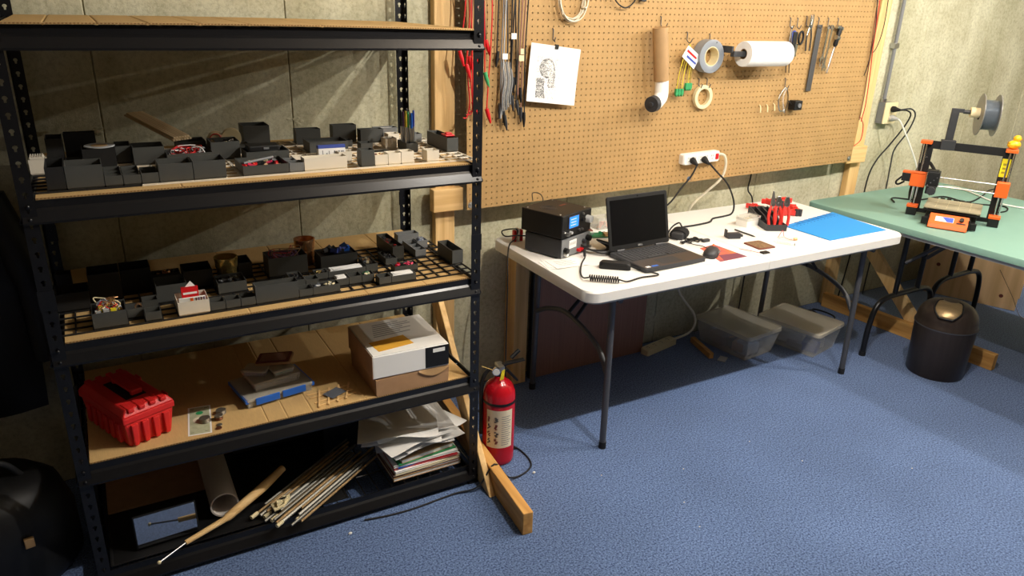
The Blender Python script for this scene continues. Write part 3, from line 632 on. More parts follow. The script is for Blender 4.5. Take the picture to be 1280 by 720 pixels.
MB().cyl((0, -0.012, 0), (0, 0.006, 0), 0.006, n=12).build('rivet', M['steel_dark'], ct)
ru = thing('dark_ruler', 'long dark metal ruler hanging slightly tilted on the pegboard', 'ruler', (3.310, 2.680, 1.655), rot=(0, 1.5, 0))
MB().box(-0.018, -0.002, -0.325, 0.018, 0.002, 0.0).build('blade', M['steel_dark'], ru); MB().cyl((0, -0.0028, -0.012), (0, 0.0028, -0.012), 0.004, n=10).build('eyelet', M['chrome'], ru)
for k in range(12): MB().box(0.006, -0.0026, -0.02 - k * 0.025, 0.018, -0.002, -0.019 - k * 0.025).build('mark', M['grey_dark'], ru)
for k, (dx, L, dy, lab) in enumerate(((0.0, 0.165, 0.0, 'longest chrome combination wrench hanging left of the ratchet driver'), (-0.012, 0.14, -0.007, 'shorter chrome combination wrench hung in front of the longest one'), (0.010, 0.185, -0.013, 'thin chrome wrench, outermost on the shared hook'))):
    wr = thing('wrench', lab, 'wrench', (3.372 + dx, 2.674 + dy, 1.645), rot=(0, 4, 0), group='wrenches on the pegboard')
    MB().ringlathe([(0.011, -0.003), (0.011, 0.003), (0.006, 0.003), (0.006, -0.003)], 14, ax='y').build('ring_end', M['chrome'], wr, smooth=40)
    MB().box(-0.005, -0.0025, -L, 0.005, 0.0025, -0.009).build('shank', M['chrome'], wr, bevel=0.001)
    MB().prism([(-0.006, -L), (-0.016, -L - 0.014), (-0.012, -L - 0.03), (-0.006, -L - 0.028), (-0.006, -L - 0.014), (0.006, -L - 0.014), (0.006, -L - 0.028), (0.012, -L - 0.03), (0.016, -L - 0.014), (0.006, -L)], -0.0035, 0.0035, 'xz').build('open_end', M['chrome'], wr)
dr = thing('ratchet_driver', 'dark jointed ratchet driver with long shaft at the right of the tools', 'driver', (3.455, 2.668, 1.648), rot=(0, 12, 0))
MB().lathe([(0.0, 0.0), (0.010, 0.0), (0.013, -0.03), (0.010, -0.05), (0.012, -0.09), (0.006, -0.10), (0.0, -0.10)], 14).build('handle', M['black'], dr, smooth=50)
MB().cyl((0, 0, -0.10), (0, 0, -0.235), 0.0038, n=10).build('shaft', M['chrome'], dr, smooth=50)
MB().cyl((-0.03, 0, -0.006), (0.016, 0, -0.006), 0.010, n=12).build('head', M['steel'], dr, smooth=50)
MB().cyl((-0.012, 0, -0.055), (0.012, 0, -0.055), 0.0115, n=12).build('collar', M['steel'], dr, smooth=50)
# --- wire loop with black clip, small brass pegs
jl = thing('wire_loop_tool', 'twisted wire loop with chain hanging below the paper towels', 'wire loop', (3.118, 2.668, 1.352))
MB().tube(catmull([(0.0, 0, 0.0), (-0.035, -0.004, -0.03), (-0.045, -0.006, -0.07), (-0.02, -0.004, -0.115), (0.02, -0.003, -0.10), (0.022, -0.002, -0.04)], 5, True), 0.0035, 7, closed=True).build('loop', M['steel'], jl, smooth=60)
MB().tube(catmull([(0.0, -0.006, 0.0), (-0.02, -0.010, -0.05), (0.0, -0.012, -0.12)], 5), 0.004, 6).build('strand', M['clear'], jl, smooth=60)
MB().tube(catmull([(0.012, 0, -0.01), (0.022, -0.004, -0.06), (0.01, -0.005, -0.125)], 5), 0.0045, 6).build('bar', M['chrome'], jl, smooth=60)
bc = thing('black_clip', 'small square black clip hanging beside the wire loop', 'clip', (3.20, 2.660, 1.262)); MB().box(-0.026, -0.02, -0.022, 0.03, 0.022, 0.026).build('body', M['black'], bc, bevel=0.003); MB().cyl((0.004, -0.026, 0.002), (0.004, -0.02, 0.002), 0.011, n=14).build('button', M['grey_mid'], bc); MB().tube(catmull([(-0.026, 0, 0.0), (-0.04, 0.0, 0.015), (-0.06, 0.006, 0.03)], 4), 0.003, 6).build('lead', M['black'], bc, smooth=60)
for k, (x, z) in enumerate(((2.962, 1.248), (3.012, 1.248), (3.062, 1.252))):
    MB0 = MB(); MB0.tube(catmull([(0.006, 0.006, 0.022), (0.004, -0.006, 0.014), (-0.012, -0.026, -0.012)], 4), 0.003, 7)
    tag(MB0.build('brass_peg', M['cream'], smooth=60, loc=(x, 2.683, z)), 'small cream peg, %s of three below the paper towels' % ['leftmost', 'middle', 'rightmost'][k], 'peg', 'cream pegs')
# --- bundles of leads at the left end
def lead(name, label, pts, r, m, cat='test lead', group=None, clips=()):
    t = thing(name, label, cat, (0, 0, 0), group=group)
    MB().tube(catmull(pts, 6), r, 7).build('wire', m, t, smooth=60)
    for p, q, rr, mk in clips: MB().tube([p, ((p[0] + q[0]) / 2, (p[1] + q[1]) / 2, (p[2] + q[2]) / 2), q], [rr, rr * 1.05, rr * 0.45], 8).build('clip', M[mk], t, smooth=60)
    return t
rp = random.Random(21)
for k in range(9):
    x = 1.305 + 0.0125 * k; e = x + rp.uniform(-0.025, 0.02); zb = [1.52, 1.47, 1.33, 1.50, 1.56, 1.50, 1.56, 1.44, 1.30][k]
    mk = ['red_wire', 'red_wire', 'red_wire', 'grey_dark', 'white_gloss', 'red_wire', 'black', 'red_wire', 'red_wire'][k]
    ck = ['red', 'red', 'red', 'red', 'red', 'red', 'red', 'green', 'red'][k]
    y = 2.672 - 0.006 * (k % 3)
    lead('test_lead', '%s test lead with %s clip, %s from left of the bundle by the rack post' % ({'red_wire': 'red', 'grey_dark': 'grey', 'white_gloss': 'white', 'black': 'black'}[mk], ck, ORD[k]), [(x, y, 1.95), (x + rp.uniform(-0.01, 0.01), y - 0.003, 1.80), (x + rp.uniform(-0.015, 0.015), y - 0.002, 1.68), (e, y, zb)], 0.0026, M[mk], group='alligator test leads', clips=(((e, y, zb + 0.012), (e + 0.016, y - 0.006, zb - 0.045), 0.0085, ck),))
for k in range(3):     # one long red pair reaching low
    x = 1.325 + 0.012 * k; lead('probe_lead', 'thin red probe lead drooping lowest beside the rack post, %s of three' % ORD[k], [(x + 0.01, 2.68, 1.55), (x, 2.676, 1.45), (x + 0.008, 2.672, 1.34), (x - 0.004 + 0.006 * k, 2.67, 1.283 + 0.012 * k), (x - 0.02, 2.67, 1.278 + 0.012 * k)], 0.0026, M['red_wire'], group='red probe leads')
for k in range(11):
    x = 1.455 + 0.0125 * k; zb = [1.50, 1.30, 1.27, 1.25, 1.36, 1.33, 1.40, 1.31, 1.36, 1.28, 1.26][k]; y = 2.674 - 0.005 * (k % 3)
    mk = ['rubber', 'grey_mid', 'grey_light', 'grey_dark', 'rubber', 'rubber', 'black', 'grey_dark', 'brown_cloth', 'brown_cloth', 'rubber'][k]
    t = lead('probe_cable', '%s cable, %s from left of the hanging cable bundle by the portrait' % ({'rubber': 'black', 'grey_mid': 'mid grey', 'grey_light': 'pale grey', 'grey_dark': 'dark grey', 'black': 'jet black', 'brown_cloth': 'brown'}[mk], ORD[k]), [(x, y, 1.95), (x + rp.uniform(-0.006, 0.006), y - 0.003, 1.75), (x + rp.uniform(-0.008, 0.008), y - 0.003, 1.52), (x + rp.uniform(-0.012, 0.012), y - 0.002, zb)], 0.0028, M[mk], 'cable', 'cables hanging beside the portrait', clips=(((x, y - 0.002, zb + 0.03), (x + rp.uniform(-0.012, 0.012), y - 0.004, zb - 0.03), 0.007, 'grey_dark' if k % 2 else 'black'),))
    if k in (2, 5, 8, 9):
        zt = {2: 1.512, 5: 1.588, 8: 1.505, 9: 1.530}[k]; MB().box(x - 0.011, y - 0.006, zt - 0.012, x + 0.012, y - 0.003, zt + 0.010).build('paper_flag', M['paper' if k < 8 else 'cream'], t)
for k in range(5):
    x = 1.472 + 0.009 * k; tag(MB().tube(catmull([(x, 2.668, 1.49), (x + 0.006, 2.655, 1.42), (x - 0.004, 2.652, 1.36), (x + 0.004, 2.662, 1.285 + 0.01 * k)], 5), 0.004, 7).build('shrink_tube', M['clear'] if k % 2 else M['grey_mid'], smooth=60), '%s short tube hanging low in the cable bundle, %s of five' % ('clear' if k % 2 else 'grey', ORD[k]), 'tube', 'short tubes in the cable bundle')
# --- loose wires on the right upright
for k, (mk, pts) in enumerate((('maroon', [(3.722, 2.684, 1.90), (3.728, 2.676, 1.70), (3.752, 2.680, 1.50), (3.770, 2.682, 1.30), (3.765, 2.680, 1.16)]), ('red_wire', [(3.74, 2.683, 1.90), (3.752, 2.676, 1.60), (3.785, 2.684, 1.42), (3.80, 2.684, 1.25), (3.79, 2.684, 1.15)]), ('rubber', [(3.70, 2.683, 1.88), (3.735, 2.670, 1.66), (3.745, 2.676, 1.48), (3.735, 2.682, 1.40)]), ('black', [(3.90, 2.75, 1.90), (3.91, 2.745, 1.72), (3.90, 2.74, 1.62), (3.80, 2.684, 1.55), (3.775, 2.682, 1.52)]), ('red_wire', [(3.80, 2.70, 1.17), (3.88, 2.73, 1.12), (3.87, 2.72, 1.04), (3.80, 2.705, 1.01)]))):
    tag(MB().tube(catmull(pts, 6), 0.0024, 6).build('loose_wire', M[mk], smooth=60), '%s loose wire dangling on the right pine upright, %s' % ({'maroon': 'maroon', 'red_wire': 'red', 'rubber': 'black', 'black': 'thin black'}[mk], ['innermost', 'long', 'bundled', 'looping', 'short and low'][k]), 'wire', 'wires on the right upright')
# --- power strip on the pegboard
def power_strip(name, label, loc, rot, sw=True, n=5, m='white_gloss', L=0.235):
    ps = thing(name, label, 'power strip', loc, rot=rot)
    MB().slab(rrect(-L / 2, -0.026, L / 2, 0.026, 0.010, 4), 0, 0.034, 0.006).build('housing', M[m], ps, smooth=35)
    for i in range(n):
        x = -L / 2 + 0.032 + i * (L - 0.085) / (n - 1); q = MB()
        q.slab(rrect(x - 0.013, -0.016, x + 0.013, 0.016, 0.006, 3), 0.0335, 0.0352, 0.001); so = q.build('socket', M[m], ps)
        MB().box(x - 0.006, 0.002, 0.0352, x - 0.004, 0.011, 0.0356).box(x + 0.004, 0.002, 0.0352, x + 0.006, 0.011, 0.0356).cyl((x, -0.008, 0.0350), (x, -0.008, 0.0356), 0.0028, n=10).build('slots', M['black'], so)
    if sw: MB().box(L / 2 - 0.030, -0.014, 0.0335, L / 2 - 0.012, 0.014, 0.039).build('switch', M['red'], ps, bevel=0.002)
    return ps
power_strip('power_strip', 'white power strip with red switch mounted on the pegboard', (2.592, PEGY - 0.0008, 1.033), (90, -1.5, 0))
for k, x in enumerate((2.525, 2.600)):
    pg = thing('black_plug', 'black plug in the pegboard power strip, %s one' % ['left', 'right'][k], 'plug', (x, PEGY - 0.036, 1.030), group='plugs in the power strip')
    MB().lathe([(0, 0.0), (0.015, 0.0), (0.016, 0.010), (0.011, 0.028), (0.006, 0.045), (0, 0.045)], 14, ax='y').build('body', M['rubber'], pg, smooth=45, rot=(25, 0, 0))
tag(MB().tube(catmull([(2.525, 2.615, 1.010), (2.500, 2.618, 0.960), (2.452, 2.625, 0.905), (2.405, 2.63, 0.845), (2.36, 2.64, 0.80), (2.30, 2.60, 0.757)], 6), 0.0042, 8).build('plug_cord', M['rubber'], smooth=60), 'thin black cord running from the power strip down behind the laptop', 'cable')
tag(MB().tube(catmull([(2.605, 2.612, 1.012), (2.655, 2.600, 0.965), (2.715, 2.595, 0.915), (2.765, 2.595, 0.85), (2.79, 2.595, 0.79), (2.77, 2.585, 0.7525), (2.70, 2.57, 0.7495), (2.62, 2.56, 0.7495), (2.56, 2.52, 0.7495), (2.46, 2.505, 0.7495), (2.36, 2.50, 0.7495), (2.30, 2.45, 0.752), (2.28, 2.41, 0.76)], 6), 0.0045, 8).build('adapter_cord', M['rubber'], smooth=60), 'thick black cord looping from power strip across the white table', 'cable')
tag(MB().tube(catmull([(2.71, 2.664, 1.045), (2.735, 2.650, 1.035), (2.752, 2.650, 0.985), (2.742, 2.66, 0.92), (2.70, 2.70, 0.85), (2.66, 2.745, 0.78), (2.64, 2.765, 0.70), (2.62, 2.77, 0.50), (2.64, 2.76, 0.30), (2.72, 2.70, 0.16), (2.69, 2.68, 0.08), (2.60, 2.72, 0.03), (2.545, 2.735, 0.022)], 6), 0.0065, 10).build('extension_cable', M['cream_cable'], smooth=60), 'thick white cord from the power strip dropping behind the white table to the floor', 'cable')
tag(MB().cyl((2.552, PEGY - 0.0006, 0.928), (2.552, PEGY - 0.002, 0.928), 0.011, n=16).build('blue_sticker', M['foil']), 'pale blue oval sticker on the pegboard under the power strip', 'sticker')
tag(MB().tube(catmull([(3.10, 2.79, 0.93), (3.095, 2.79, 0.86), (3.085, 2.785, 0.80), (3.12, 2.77, 0.72), (3.13, 2.76, 0.4), (3.12, 2.76, 0.012)], 6), 0.004, 8).build('black_cable', M['rubber'], smooth=60), 'black cord hanging against the concrete behind the pliers', 'cable')
# ================================================================ white folding table
TX0, TX1, TY0, TY1, TZ = 1.475, 3.305, 1.985, 2.735, 0.745
wt = thing('folding_table', 'long white plastic folding table under the pegboard', 'table', ((TX0 + TX1) / 2, (TY0 + TY1) / 2, 0))
tcx, tcy = (TX0 + TX1) / 2, (TY0 + TY1) / 2
def T_(name, mb, m, parent=wt, c=(tcx, tcy), **k):
    mb.v = [(x - c[0], y - c[1], z) for x, y, z in mb.v]; return mb.build(name, m, parent, **k)
def half(x0, x1, left):
    r = 0.055; pts = []
    full = rrect(TX0, TY0, TX1, TY1, r, 8)
    if left: pts = [p for p in full if p[0] <= x1]; pts = [(x1, TY1)] + [p for p in full if p[0] < tcx] + [(x1, TY0)]
    else: pts = [p for p in full if p[0] > tcx]; q = [p for p in full if p[0] > tcx]; pts = [(x0, TY0)] + [p for p in q if p[1] < tcy] + [p for p in q if p[1] >= tcy] + [(x0, TY1)]
    return pts
for left in (True, False):
    pts = half(TX0, tcx - 0.001, True) if left else half(tcx + 0.001, TX1, False)
    T_('tabletop', MB().slab(pts, TZ - 0.042, TZ, 0.006), M['white_plastic'], smooth=35)
    ins = [((p[0] - tcx) * 0.975 + tcx, (p[1] - tcy) * 0.95 + tcy) for p in pts]
    T_('underside_rim', MB().prism(ins, TZ - 0.058, TZ - 0.0425), M['grey_light'])
def leg_frame(x, s):       # s = +1: braces run towards +x
    yf, yb = TY0 + 0.10, TY1 - 0.11
    for y, dy in ((yf, -0.012), (yb, 0.012)):
        l = T_('leg', MB().cyl((x, y, TZ - 0.06), (x, y + dy, 0.012), 0.0135, n=14), M['steel_dark'], smooth=50)
        MB().cyl((x - tcx, y + dy - tcy, 0.0), (x - tcx, y + dy - tcy, 0.03), 0.0155, n=14).build('rubber_foot', M['rubber'], l, smooth=50)
    T_('arch_bar', MB().tube(catmull([(x, yf - 0.006, 0.33), (x, yf + 0.08, 0.43), (x, (yf + yb) / 2 + 0.02, 0.485), (x, yb - 0.10, 0.455), (x, yb + 0.006, 0.40)], 6), 0.011, 10), M['steel_dark'], smooth=50)
    T_('top_bar', MB().cyl((x, yf - 0.05, TZ - 0.075), (x, yb + 0.05, TZ - 0.075), 0.012, n=12), M['steel_dark'], smooth=50)
    ym = (yf + yb) / 2
    for d in (-0.03, 0.03):
        T_('brace', MB().tube([(x, ym + d, 0.48), (x + s * 0.11, ym + d * 0.6, 0.60), (x + s * 0.25, ym, TZ - 0.062)], 0.0085, 8), M['black_metal'], smooth=50)
    T_('brace_ring', MB().tube([(x + s * 0.11 + 0.014 * math.cos(t * PI / 6), ym + 0.0, 0.60 + 0.014 * math.sin(t * PI / 6)) for t in range(12)], 0.004, 6, closed=True), M['steel'], smooth=50)
    T_('brace_plate', MB().box(x + s * 0.25 - 0.05, ym - 0.05, TZ - 0.064, x + s * 0.25 + 0.05, ym + 0.05, TZ - 0.0585), M['black_metal'])
leg_frame(1.662, 1); leg_frame(3.160, -1)
for y in (TY0 + 0.16, TY1 - 0.16): T_('side_rail', MB().box(TX0 + 0.12, y - 0.012, TZ - 0.075, TX1 - 0.12, y + 0.012, TZ - 0.0585), M['black_metal'])
# ================================================================ things on the white table
ZT = TZ + 0.0005
# two stacked bench supplies (rotated so their fronts face right-forward)
def box_unit(name, label, loc, rz, w, d, h, bm):
    t = thing(name, label, 'power supply', loc, rz)
    MB().box(-w / 2, -d / 2, 0.004, w / 2, d / 2, h).build('case', bm, t, bevel=0.003)
    for sx in (-1, 1):
        for sy in (-1, 1): MB().cyl((sx * (w / 2 - 0.02), sy * (d / 2 - 0.02), 0), (sx * (w / 2 - 0.02), sy * (d / 2 - 0.02), 0.004), 0.008, n=10).build('foot', M['rubber'], t)
    return t
# local -y is the front
RZ = 21
def knob(t, x, z, r, d, m, fy): MB().cyl((x, fy, z), (x, fy - d, z), r, r * 0.9, 16).build('knob', m, t, smooth=40)
lo = box_unit('bench_supply', 'grey bench power supply with meters, under the black one at the table end', (1.648, 2.470, ZT), RZ, 0.205, 0.185, 0.084, M['grey_dark'])
MB().box(-0.101, -0.0955, 0.006, 0.101, -0.0925, 0.082).build('front_panel', M['grey_mid'], lo, bevel=0.001)
MB().box(-0.05, -0.097, 0.036, 0.0, -0.0955, 0.07).build('meter', M['paper'], lo); knob(lo, -0.078, 0.036, 0.012, 0.016, M['black'], -0.0955); knob(lo, 0.078, 0.058, 0.013, 0.018, M['black'], -0.0955); knob(lo, 0.05, 0.05, 0.009, 0.014, M['grey_dark'], -0.0955)
for x, mk in ((-0.078, 'white_gloss'), (0.012, 'red'), (0.032, 'red'), (0.06, 'black'), (0.085, 'steel')): knob(lo, x, 0.019, 0.007, 0.016, M[mk], -0.0955)
for k in range(7): MB().box(-0.045 + k * 0.006, -0.0975, 0.05, -0.044 + k * 0.006, -0.0969, 0.062).build('tick', M['ink'], lo)
up = box_unit('bench_supply', 'black bench supply with lit blue display, stacked on the grey one', (1.640, 2.476, ZT + 0.0845), RZ, 0.205, 0.205, 0.098, M['black'])
MB().box(-0.101, -0.1055, 0.006, 0.101, -0.1025, 0.096).build('front_panel', M['black'], up, bevel=0.001)
MB().box(-0.062, -0.108, 0.036, 0.012, -0.1055, 0.090).build('bezel', M['grey_dark'], up, bevel=0.001); MB().box(-0.056, -0.1088, 0.041, 0.006, -0.108, 0.086).build('display', M['lcd'], up)
for k in range(3): MB().box(-0.048, -0.1092, 0.050 + k * 0.012, -0.01, -0.1088, 0.053 + k * 0.012).build('readout', M['white_gloss'], up)
knob(up, 0.072, 0.058, 0.016, 0.022, M['grey_light'], -0.1055); knob(up, 0.038, 0.062, 0.010, 0.01, M['black'], -0.1055); knob(up, -0.072, 0.020, 0.0085, 0.016, M['steel'], -0.1055); knob(up, -0.045, 0.022, 0.006, 0.012, M['grey_light'], -0.1055)
for x, z in ((-0.088, 0.03), (0.04, 0.085), (0.04, 0.02), (0.02, 0.02)): knob(up, x, z, 0.005, 0.006, M['steel'], -0.1055)
for k in range(5):
    r = 0.008 + 0.007 * k; MB().ringlathe([(r, 0.0979), (r, 0.0986), (r - 0.002, 0.0986), (r - 0.002, 0.0979)], 20, c=(-0.03, 0.02, 0)).build('fan_slot', M['grey_dark'], up)
for sx in (-0.085, 0.085):
    for sy in (-0.08, 0.085): MB().ball((sx, sy, 0.098), 0.004, 8, (1, 1, 0.5)).build('screw', M['steel'], up)
MB().box(0.03, 0.0, 0.0979, 0.07, 0.012, 0.0985).build('sticker', M['maroon'], up)
tag(MB().tube(catmull([(1.555, 2.53, 0.80), (1.50, 2.56, 0.80), (1.47, 2.60, 0.790), (1.49, 2.66, 0.795), (1.55, 2.64, 0.80), (1.52, 2.60, 0.772), (1.47, 2.56, 0.765), (1.44, 2.52, 0.72), (1.42, 2.48, 0.60), (1.405, 2.45, 0.30), (1.385, 2.40, 0.03), (1.36, 2.34, 0.006), (1.33, 2.22, 0.005)], 6), 0.003, 7).build('supply_cord', M['rubber'], smooth=60), 'black cord looping behind the bench supplies and down to the carpet', 'cable')
tag(MB().tube(catmull([(1.60, 2.60, 0.93), (1.615, 2.63, 0.955), (1.645, 2.62, 0.952), (1.65, 2.60, 0.935), (1.64, 2.59, 0.91)], 5), 0.002, 6).build('antenna_loop', M['rubber'], smooth=60), 'small black wire loop standing behind the black bench supply', 'wire')
tp = thing('terminal_plug', 'red and white terminal plugs behind the bench supplies', 'plug', (1.555, 2.645, ZT))
for k in range(3): MB().box(-0.02 + k * 0.016, -0.01, 0, -0.008 + k * 0.016, 0.01, 0.05 + 0.008 * (k % 2)).build('terminal', M['red' if k != 1 else 'white_gloss'], tp, bevel=0.002)
# notes
nt_ = thing('paper_notes', 'loose white paper notes in front of the bench supplies', 'paper', (1.560, 2.305, ZT))
for k, (dx, dy, a) in enumerate(((0, 0, -8), (0.012, 0.006, -14), (0.03, -0.004, -3))):
    MB().at((dx, dy, 0.0006 + k * 0.0012), a).box(-0.075, -0.05, 0, 0.075, 0.05, 0.0006).build('sheet', M['paper'], nt_)
for k in range(5): MB().at((0.03, -0.004, 0.0037), -3).box(-0.05, 0.03 - k * 0.013, 0, 0.02 + 0.01 * (k % 3), 0.0312 - k * 0.013, 0.0002).build('handwriting', M['ink'], nt_)
# speaker microphone with coiled lead
mc = thing('hand_microphone', 'black hand microphone with coiled cord in front of the laptop', 'microphone', (1.730, 2.175, ZT))
MB().at((0, 0, 0), -38).slab(rrect(-0.062, -0.022, 0.062, 0.022, 0.014, 5), 0, 0.026, 0.009).build('body', M['black'], mc, smooth=40)
coil = []; A = Vector((1.552, 2.098, 0)); B = Vector((1.640, 2.030, 0)); dd = (B - A).normalized(); nn = Vector((-dd.y, dd.x, 0))
for i in range(13 * 10 + 1):
    t = i / (13 * 10); a = i * 2 * PI / 10; c = A + (B - A) * t + nn * 0.0105 * math.cos(a) + Vector((0, 0, 0.0135 + 0.0105 * math.sin(a))); coil.append(c - Vector((1.730, 2.175, 0)))
MB().tube(coil, 0.0024, 6).build('coiled_cord', M['rubber'], mc, smooth=60)
O3 = Vector((1.730, 2.175, 0))
MB().tube(catmull([Vector(p) - O3 for p in ((1.640, 2.032, 0.014), (1.672, 2.02, 0.006), (1.75, 2.035, 0.005), (1.83, 2.03, 0.005), (1.812, 2.08, 0.006), (1.782, 2.13, 0.012))], 6), 0.003, 7).build('cord_tail', M['rubber'], mc, smooth=60)
MB().tube(catmull([Vector(p) - O3 for p in ((1.552, 2.098, 0.014), (1.54, 2.12, 0.008), (1.57, 2.18, 0.005), (1.63, 2.26, 0.006), (1.672, 2.30, 0.012), (1.690, 2.325, 0.022))], 6), 0.003, 7).build('cord_lead', M['rubber'], mc, smooth=60)
MB().cyl(Vector((1.684, 2.318, 0.014)) - O3, Vector((1.700, 2.345, 0.030)) - O3, 0.006, n=10).build('jack', M['black'], mc, smooth=50)
# clutter behind the laptop
pc = thing('green_circuit_board', 'green circuit board with components left of the laptop', 'circuit board', (1.905, 2.570, ZT), -20)
MB().box(-0.07, -0.035, 0.004, 0.07, 0.035, 0.0058).build('board', M['green_pcb'], pc)
rp = random.Random(9)
for k in range(14):
    x, y = rp.uniform(-0.06, 0.06), rp.uniform(-0.028, 0.028); MB().box(x, y, 0.0058, x + rp.uniform(0.006, 0.014), y + rp.uniform(0.005, 0.01), 0.0058 + rp.uniform(0.003, 0.012)).build('component', M[rp.choice(['black', 'grey_mid', 'green', 'green_pcb'])], pc)
MB().box(0.045, -0.034, 0.0058, 0.069, 0.0, 0.018).build('connector', M['kraft'], pc)
cl = thing('clear_bag', 'clear plastic box of orange components behind the laptop', 'box', (2.02, 2.665, ZT))
MB().tray((-0.04, -0.03, 0.04, 0.03), (-0.042, -0.032, 0.042, 0.032), 0, 0.055, 0.002).build('shell', M['clear'], cl)
for k in range(6): MB().tube(catmull([(rp.uniform(-0.03, 0.03), rp.uniform(-0.02, 0.02), 0.004), (rp.uniform(-0.02, 0.02), rp.uniform(-0.02, 0.02), 0.03), (rp.uniform(-0.03, 0.03), rp.uniform(-0.02, 0.02), 0.006)], 5), 0.003, 6).build('contents', M[['orange', 'copper', 'red_wire'][k % 3]], cl, smooth=60)
mrn = MB().at((1.915, 2.66, ZT), -15); mrn.box(-0.04, -0.02, 0, 0.04, 0.02, 0.004); tag(mrn.build('maroon_card', M['maroon']), 'small maroon card lying behind the green circuit board', 'card')
tag(MB().at((1.88, 2.675, ZT), 0).box(-0.10, -0.035, 0, 0.09, 0.04, 0.0005).build('white_sheet', M['paper']), 'white sheet under the maroon card against the wall side', 'paper')
for k in range(5):
    p0 = (1.745 + 0.006 * k, 2.40 - 0.02 * k, ZT + 0.012); pts = [(1.72 - 0.006 * k, 2.47 - 0.01 * k, ZT + 0.03 + 0.004 * k), p0, (1.80 + 0.012 * k, 2.345 - 0.008 * k, ZT + 0.014 + 0.004 * k), (1.835 - 0.008 * k, 2.37 + 0.008 * k, ZT + 0.02 + 0.006 * k), (1.86, 2.42, ZT + 0.008)]
    tag(MB().tube(catmull(pts, 6), 0.0032, 7).build('bench_lead', M['rubber' if k != 3 else 'grey_mid'], smooth=60), '%s lead tangled between bench supplies and laptop, %s from the table edge' % ('black' if k != 3 else 'grey', ORD[4 - k]), 'cable', 'leads beside the laptop')
bl = thing('barrel_connector', 'black barrel connectors bunched at the laptop left corner', 'connector', (1.800, 2.36, ZT))
for k in range(4): MB().tube([(0.0 + 0.012 * k, -0.03 + 0.014 * k, 0.008 + 0.007 * (k % 2)), (0.035 + 0.012 * k, -0.045 + 0.016 * k, 0.009 + 0.009 * (k % 2))], 0.0075, 10).build('barrel', M['black'], bl, smooth=50)
# laptop
lp = thing('laptop', 'open black laptop with dark screen on the white table', 'laptop', (1.962, 2.075, ZT), 0.0)
lp.rotation_euler = (0, 0, math.radians(2.0))
LW, LD = 0.325, 0.230
MB().slab(rrect(-LW / 2, 0, LW / 2, LD, 0.012, 5), 0.002, 0.019, 0.003).build('base', M['grey_dark'], lp, smooth=35)
M['palm'] = mat('palm_rest', (64, 54, 48), 0.45)
MB().slab(rrect(-LW / 2 + 0.004, 0.004, LW / 2 - 0.004, 0.092, 0.006, 3), 0.0186, 0.0194, 0.0005).build('palm_rest', M['palm'], lp)
MB().box(-0.058, 0.018, 0.0194, 0.045, 0.078, 0.0197).build('touchpad', M['grey_dark'], lp)
kb = MB().box(-0.145, 0.100, 0.0186, 0.145, 0.205, 0.0192).build('keyboard_tray', M['black'], lp)
keyme = MB().slab(rrect(-0.0080, -0.0078, 0.0080, 0.0078, 0.002, 2), 0, 0.0022, 0.0008).mesh('key')
for r in range(6):
    for c in range(15):
        if r == 0 and 4 <= c <= 9:
            if c == 4: MB().slab(rrect(-0.048, -0.0078, 0.048, 0.0078, 0.002, 2), 0, 0.0022, 0.0008).build('space_key', M['grey_dark'], kb, loc=(-0.012, 0.109, 0.0192))
            continue
        put('key', keyme, M['grey_dark'], kb, loc=(-0.136 + c * 0.0194, 0.109 + r * 0.0176, 0.0192))
MB().box(-0.148, 0.010, 0.0194, -0.128, 0.024, 0.0198).build('sticker', M['paper'], lp); MB().box(-0.120, 0.010, 0.0194, -0.088, 0.022, 0.0198).build('sticker', M['blue'], lp)
for k in range(16): MB().box(-LW / 2 - 0.0004, 0.12 + k * 0.004, 0.007, -LW / 2 + 0.001, 0.122 + k * 0.004, 0.013).build('vent', M['black'], lp)
lid = thing('lid', None, None, (0, LD - 0.008, 0.018)); lid.parent = lp; lid.rotation_euler = (math.radians(-13), 0, 0)
MB().prism(rrect(-LW / 2, 0.004, LW / 2, 0.228, 0.010, 5), 0.0, 0.008, 'xz').build('lid_shell', M['black'], lid, bevel=0.0015)
MB().box(-LW / 2 + 0.014, -0.0006, 0.026, LW / 2 - 0.014, 0.0002, 0.212).build('screen', M['screen'], lid)
for s in (-1, 1): MB().cyl((s * 0.105 - 0.02, 0.004, 0.003), (s * 0.105 + 0.02, 0.004, 0.003), 0.006, n=12).build('hinge', M['steel_dark'], lid, smooth=50)
MB().cyl((0, -0.0008, 0.220), (0, 0.0002, 0.220), 0.0025, n=10).build('webcam', M['black_gloss'], lid)
put('logo', text_mesh('DELL', 0.011, 0.0002), M['grey_light'], lid, loc=(0, -0.0008, 0.0145), rot=(90, 0, 0))
# charger brick with wrapped lead
ch = thing('laptop_charger', 'black laptop charger brick wrapped in its own cord right of the screen', 'charger', (2.262, 2.40, ZT), 35)
MB().slab(rrect(-0.055, -0.026, 0.055, 0.026, 0.006, 3), 0, 0.03, 0.004).build('brick', M['grey_dark'], ch, smooth=35)
for k in range(4): MB().tube([(-0.03 + 0.016 * k + 0.004 * math.sin(t), 0.036 * math.cos(t * PI / 9), 0.016 + 0.024 * math.sin(t * PI / 9)) for t in range(18)], 0.0036, 7, closed=True).build('cord_wrap', M['rubber'], ch, smooth=60)
MB().tube(catmull([(0.03, 0, 0.04), (0.05, 0.02, 0.05), (0.02, 0.045, 0.03), (-0.05, 0.04, 0.008), (-0.07, -0.01, 0.006)], 6), 0.0036, 7).build('cord_tail', M['rubber'], ch, smooth=60)
ub = thing('usb_cable_bundle', 'small black cable bundle tied beside the mouse', 'cable', (2.255, 2.312, ZT))
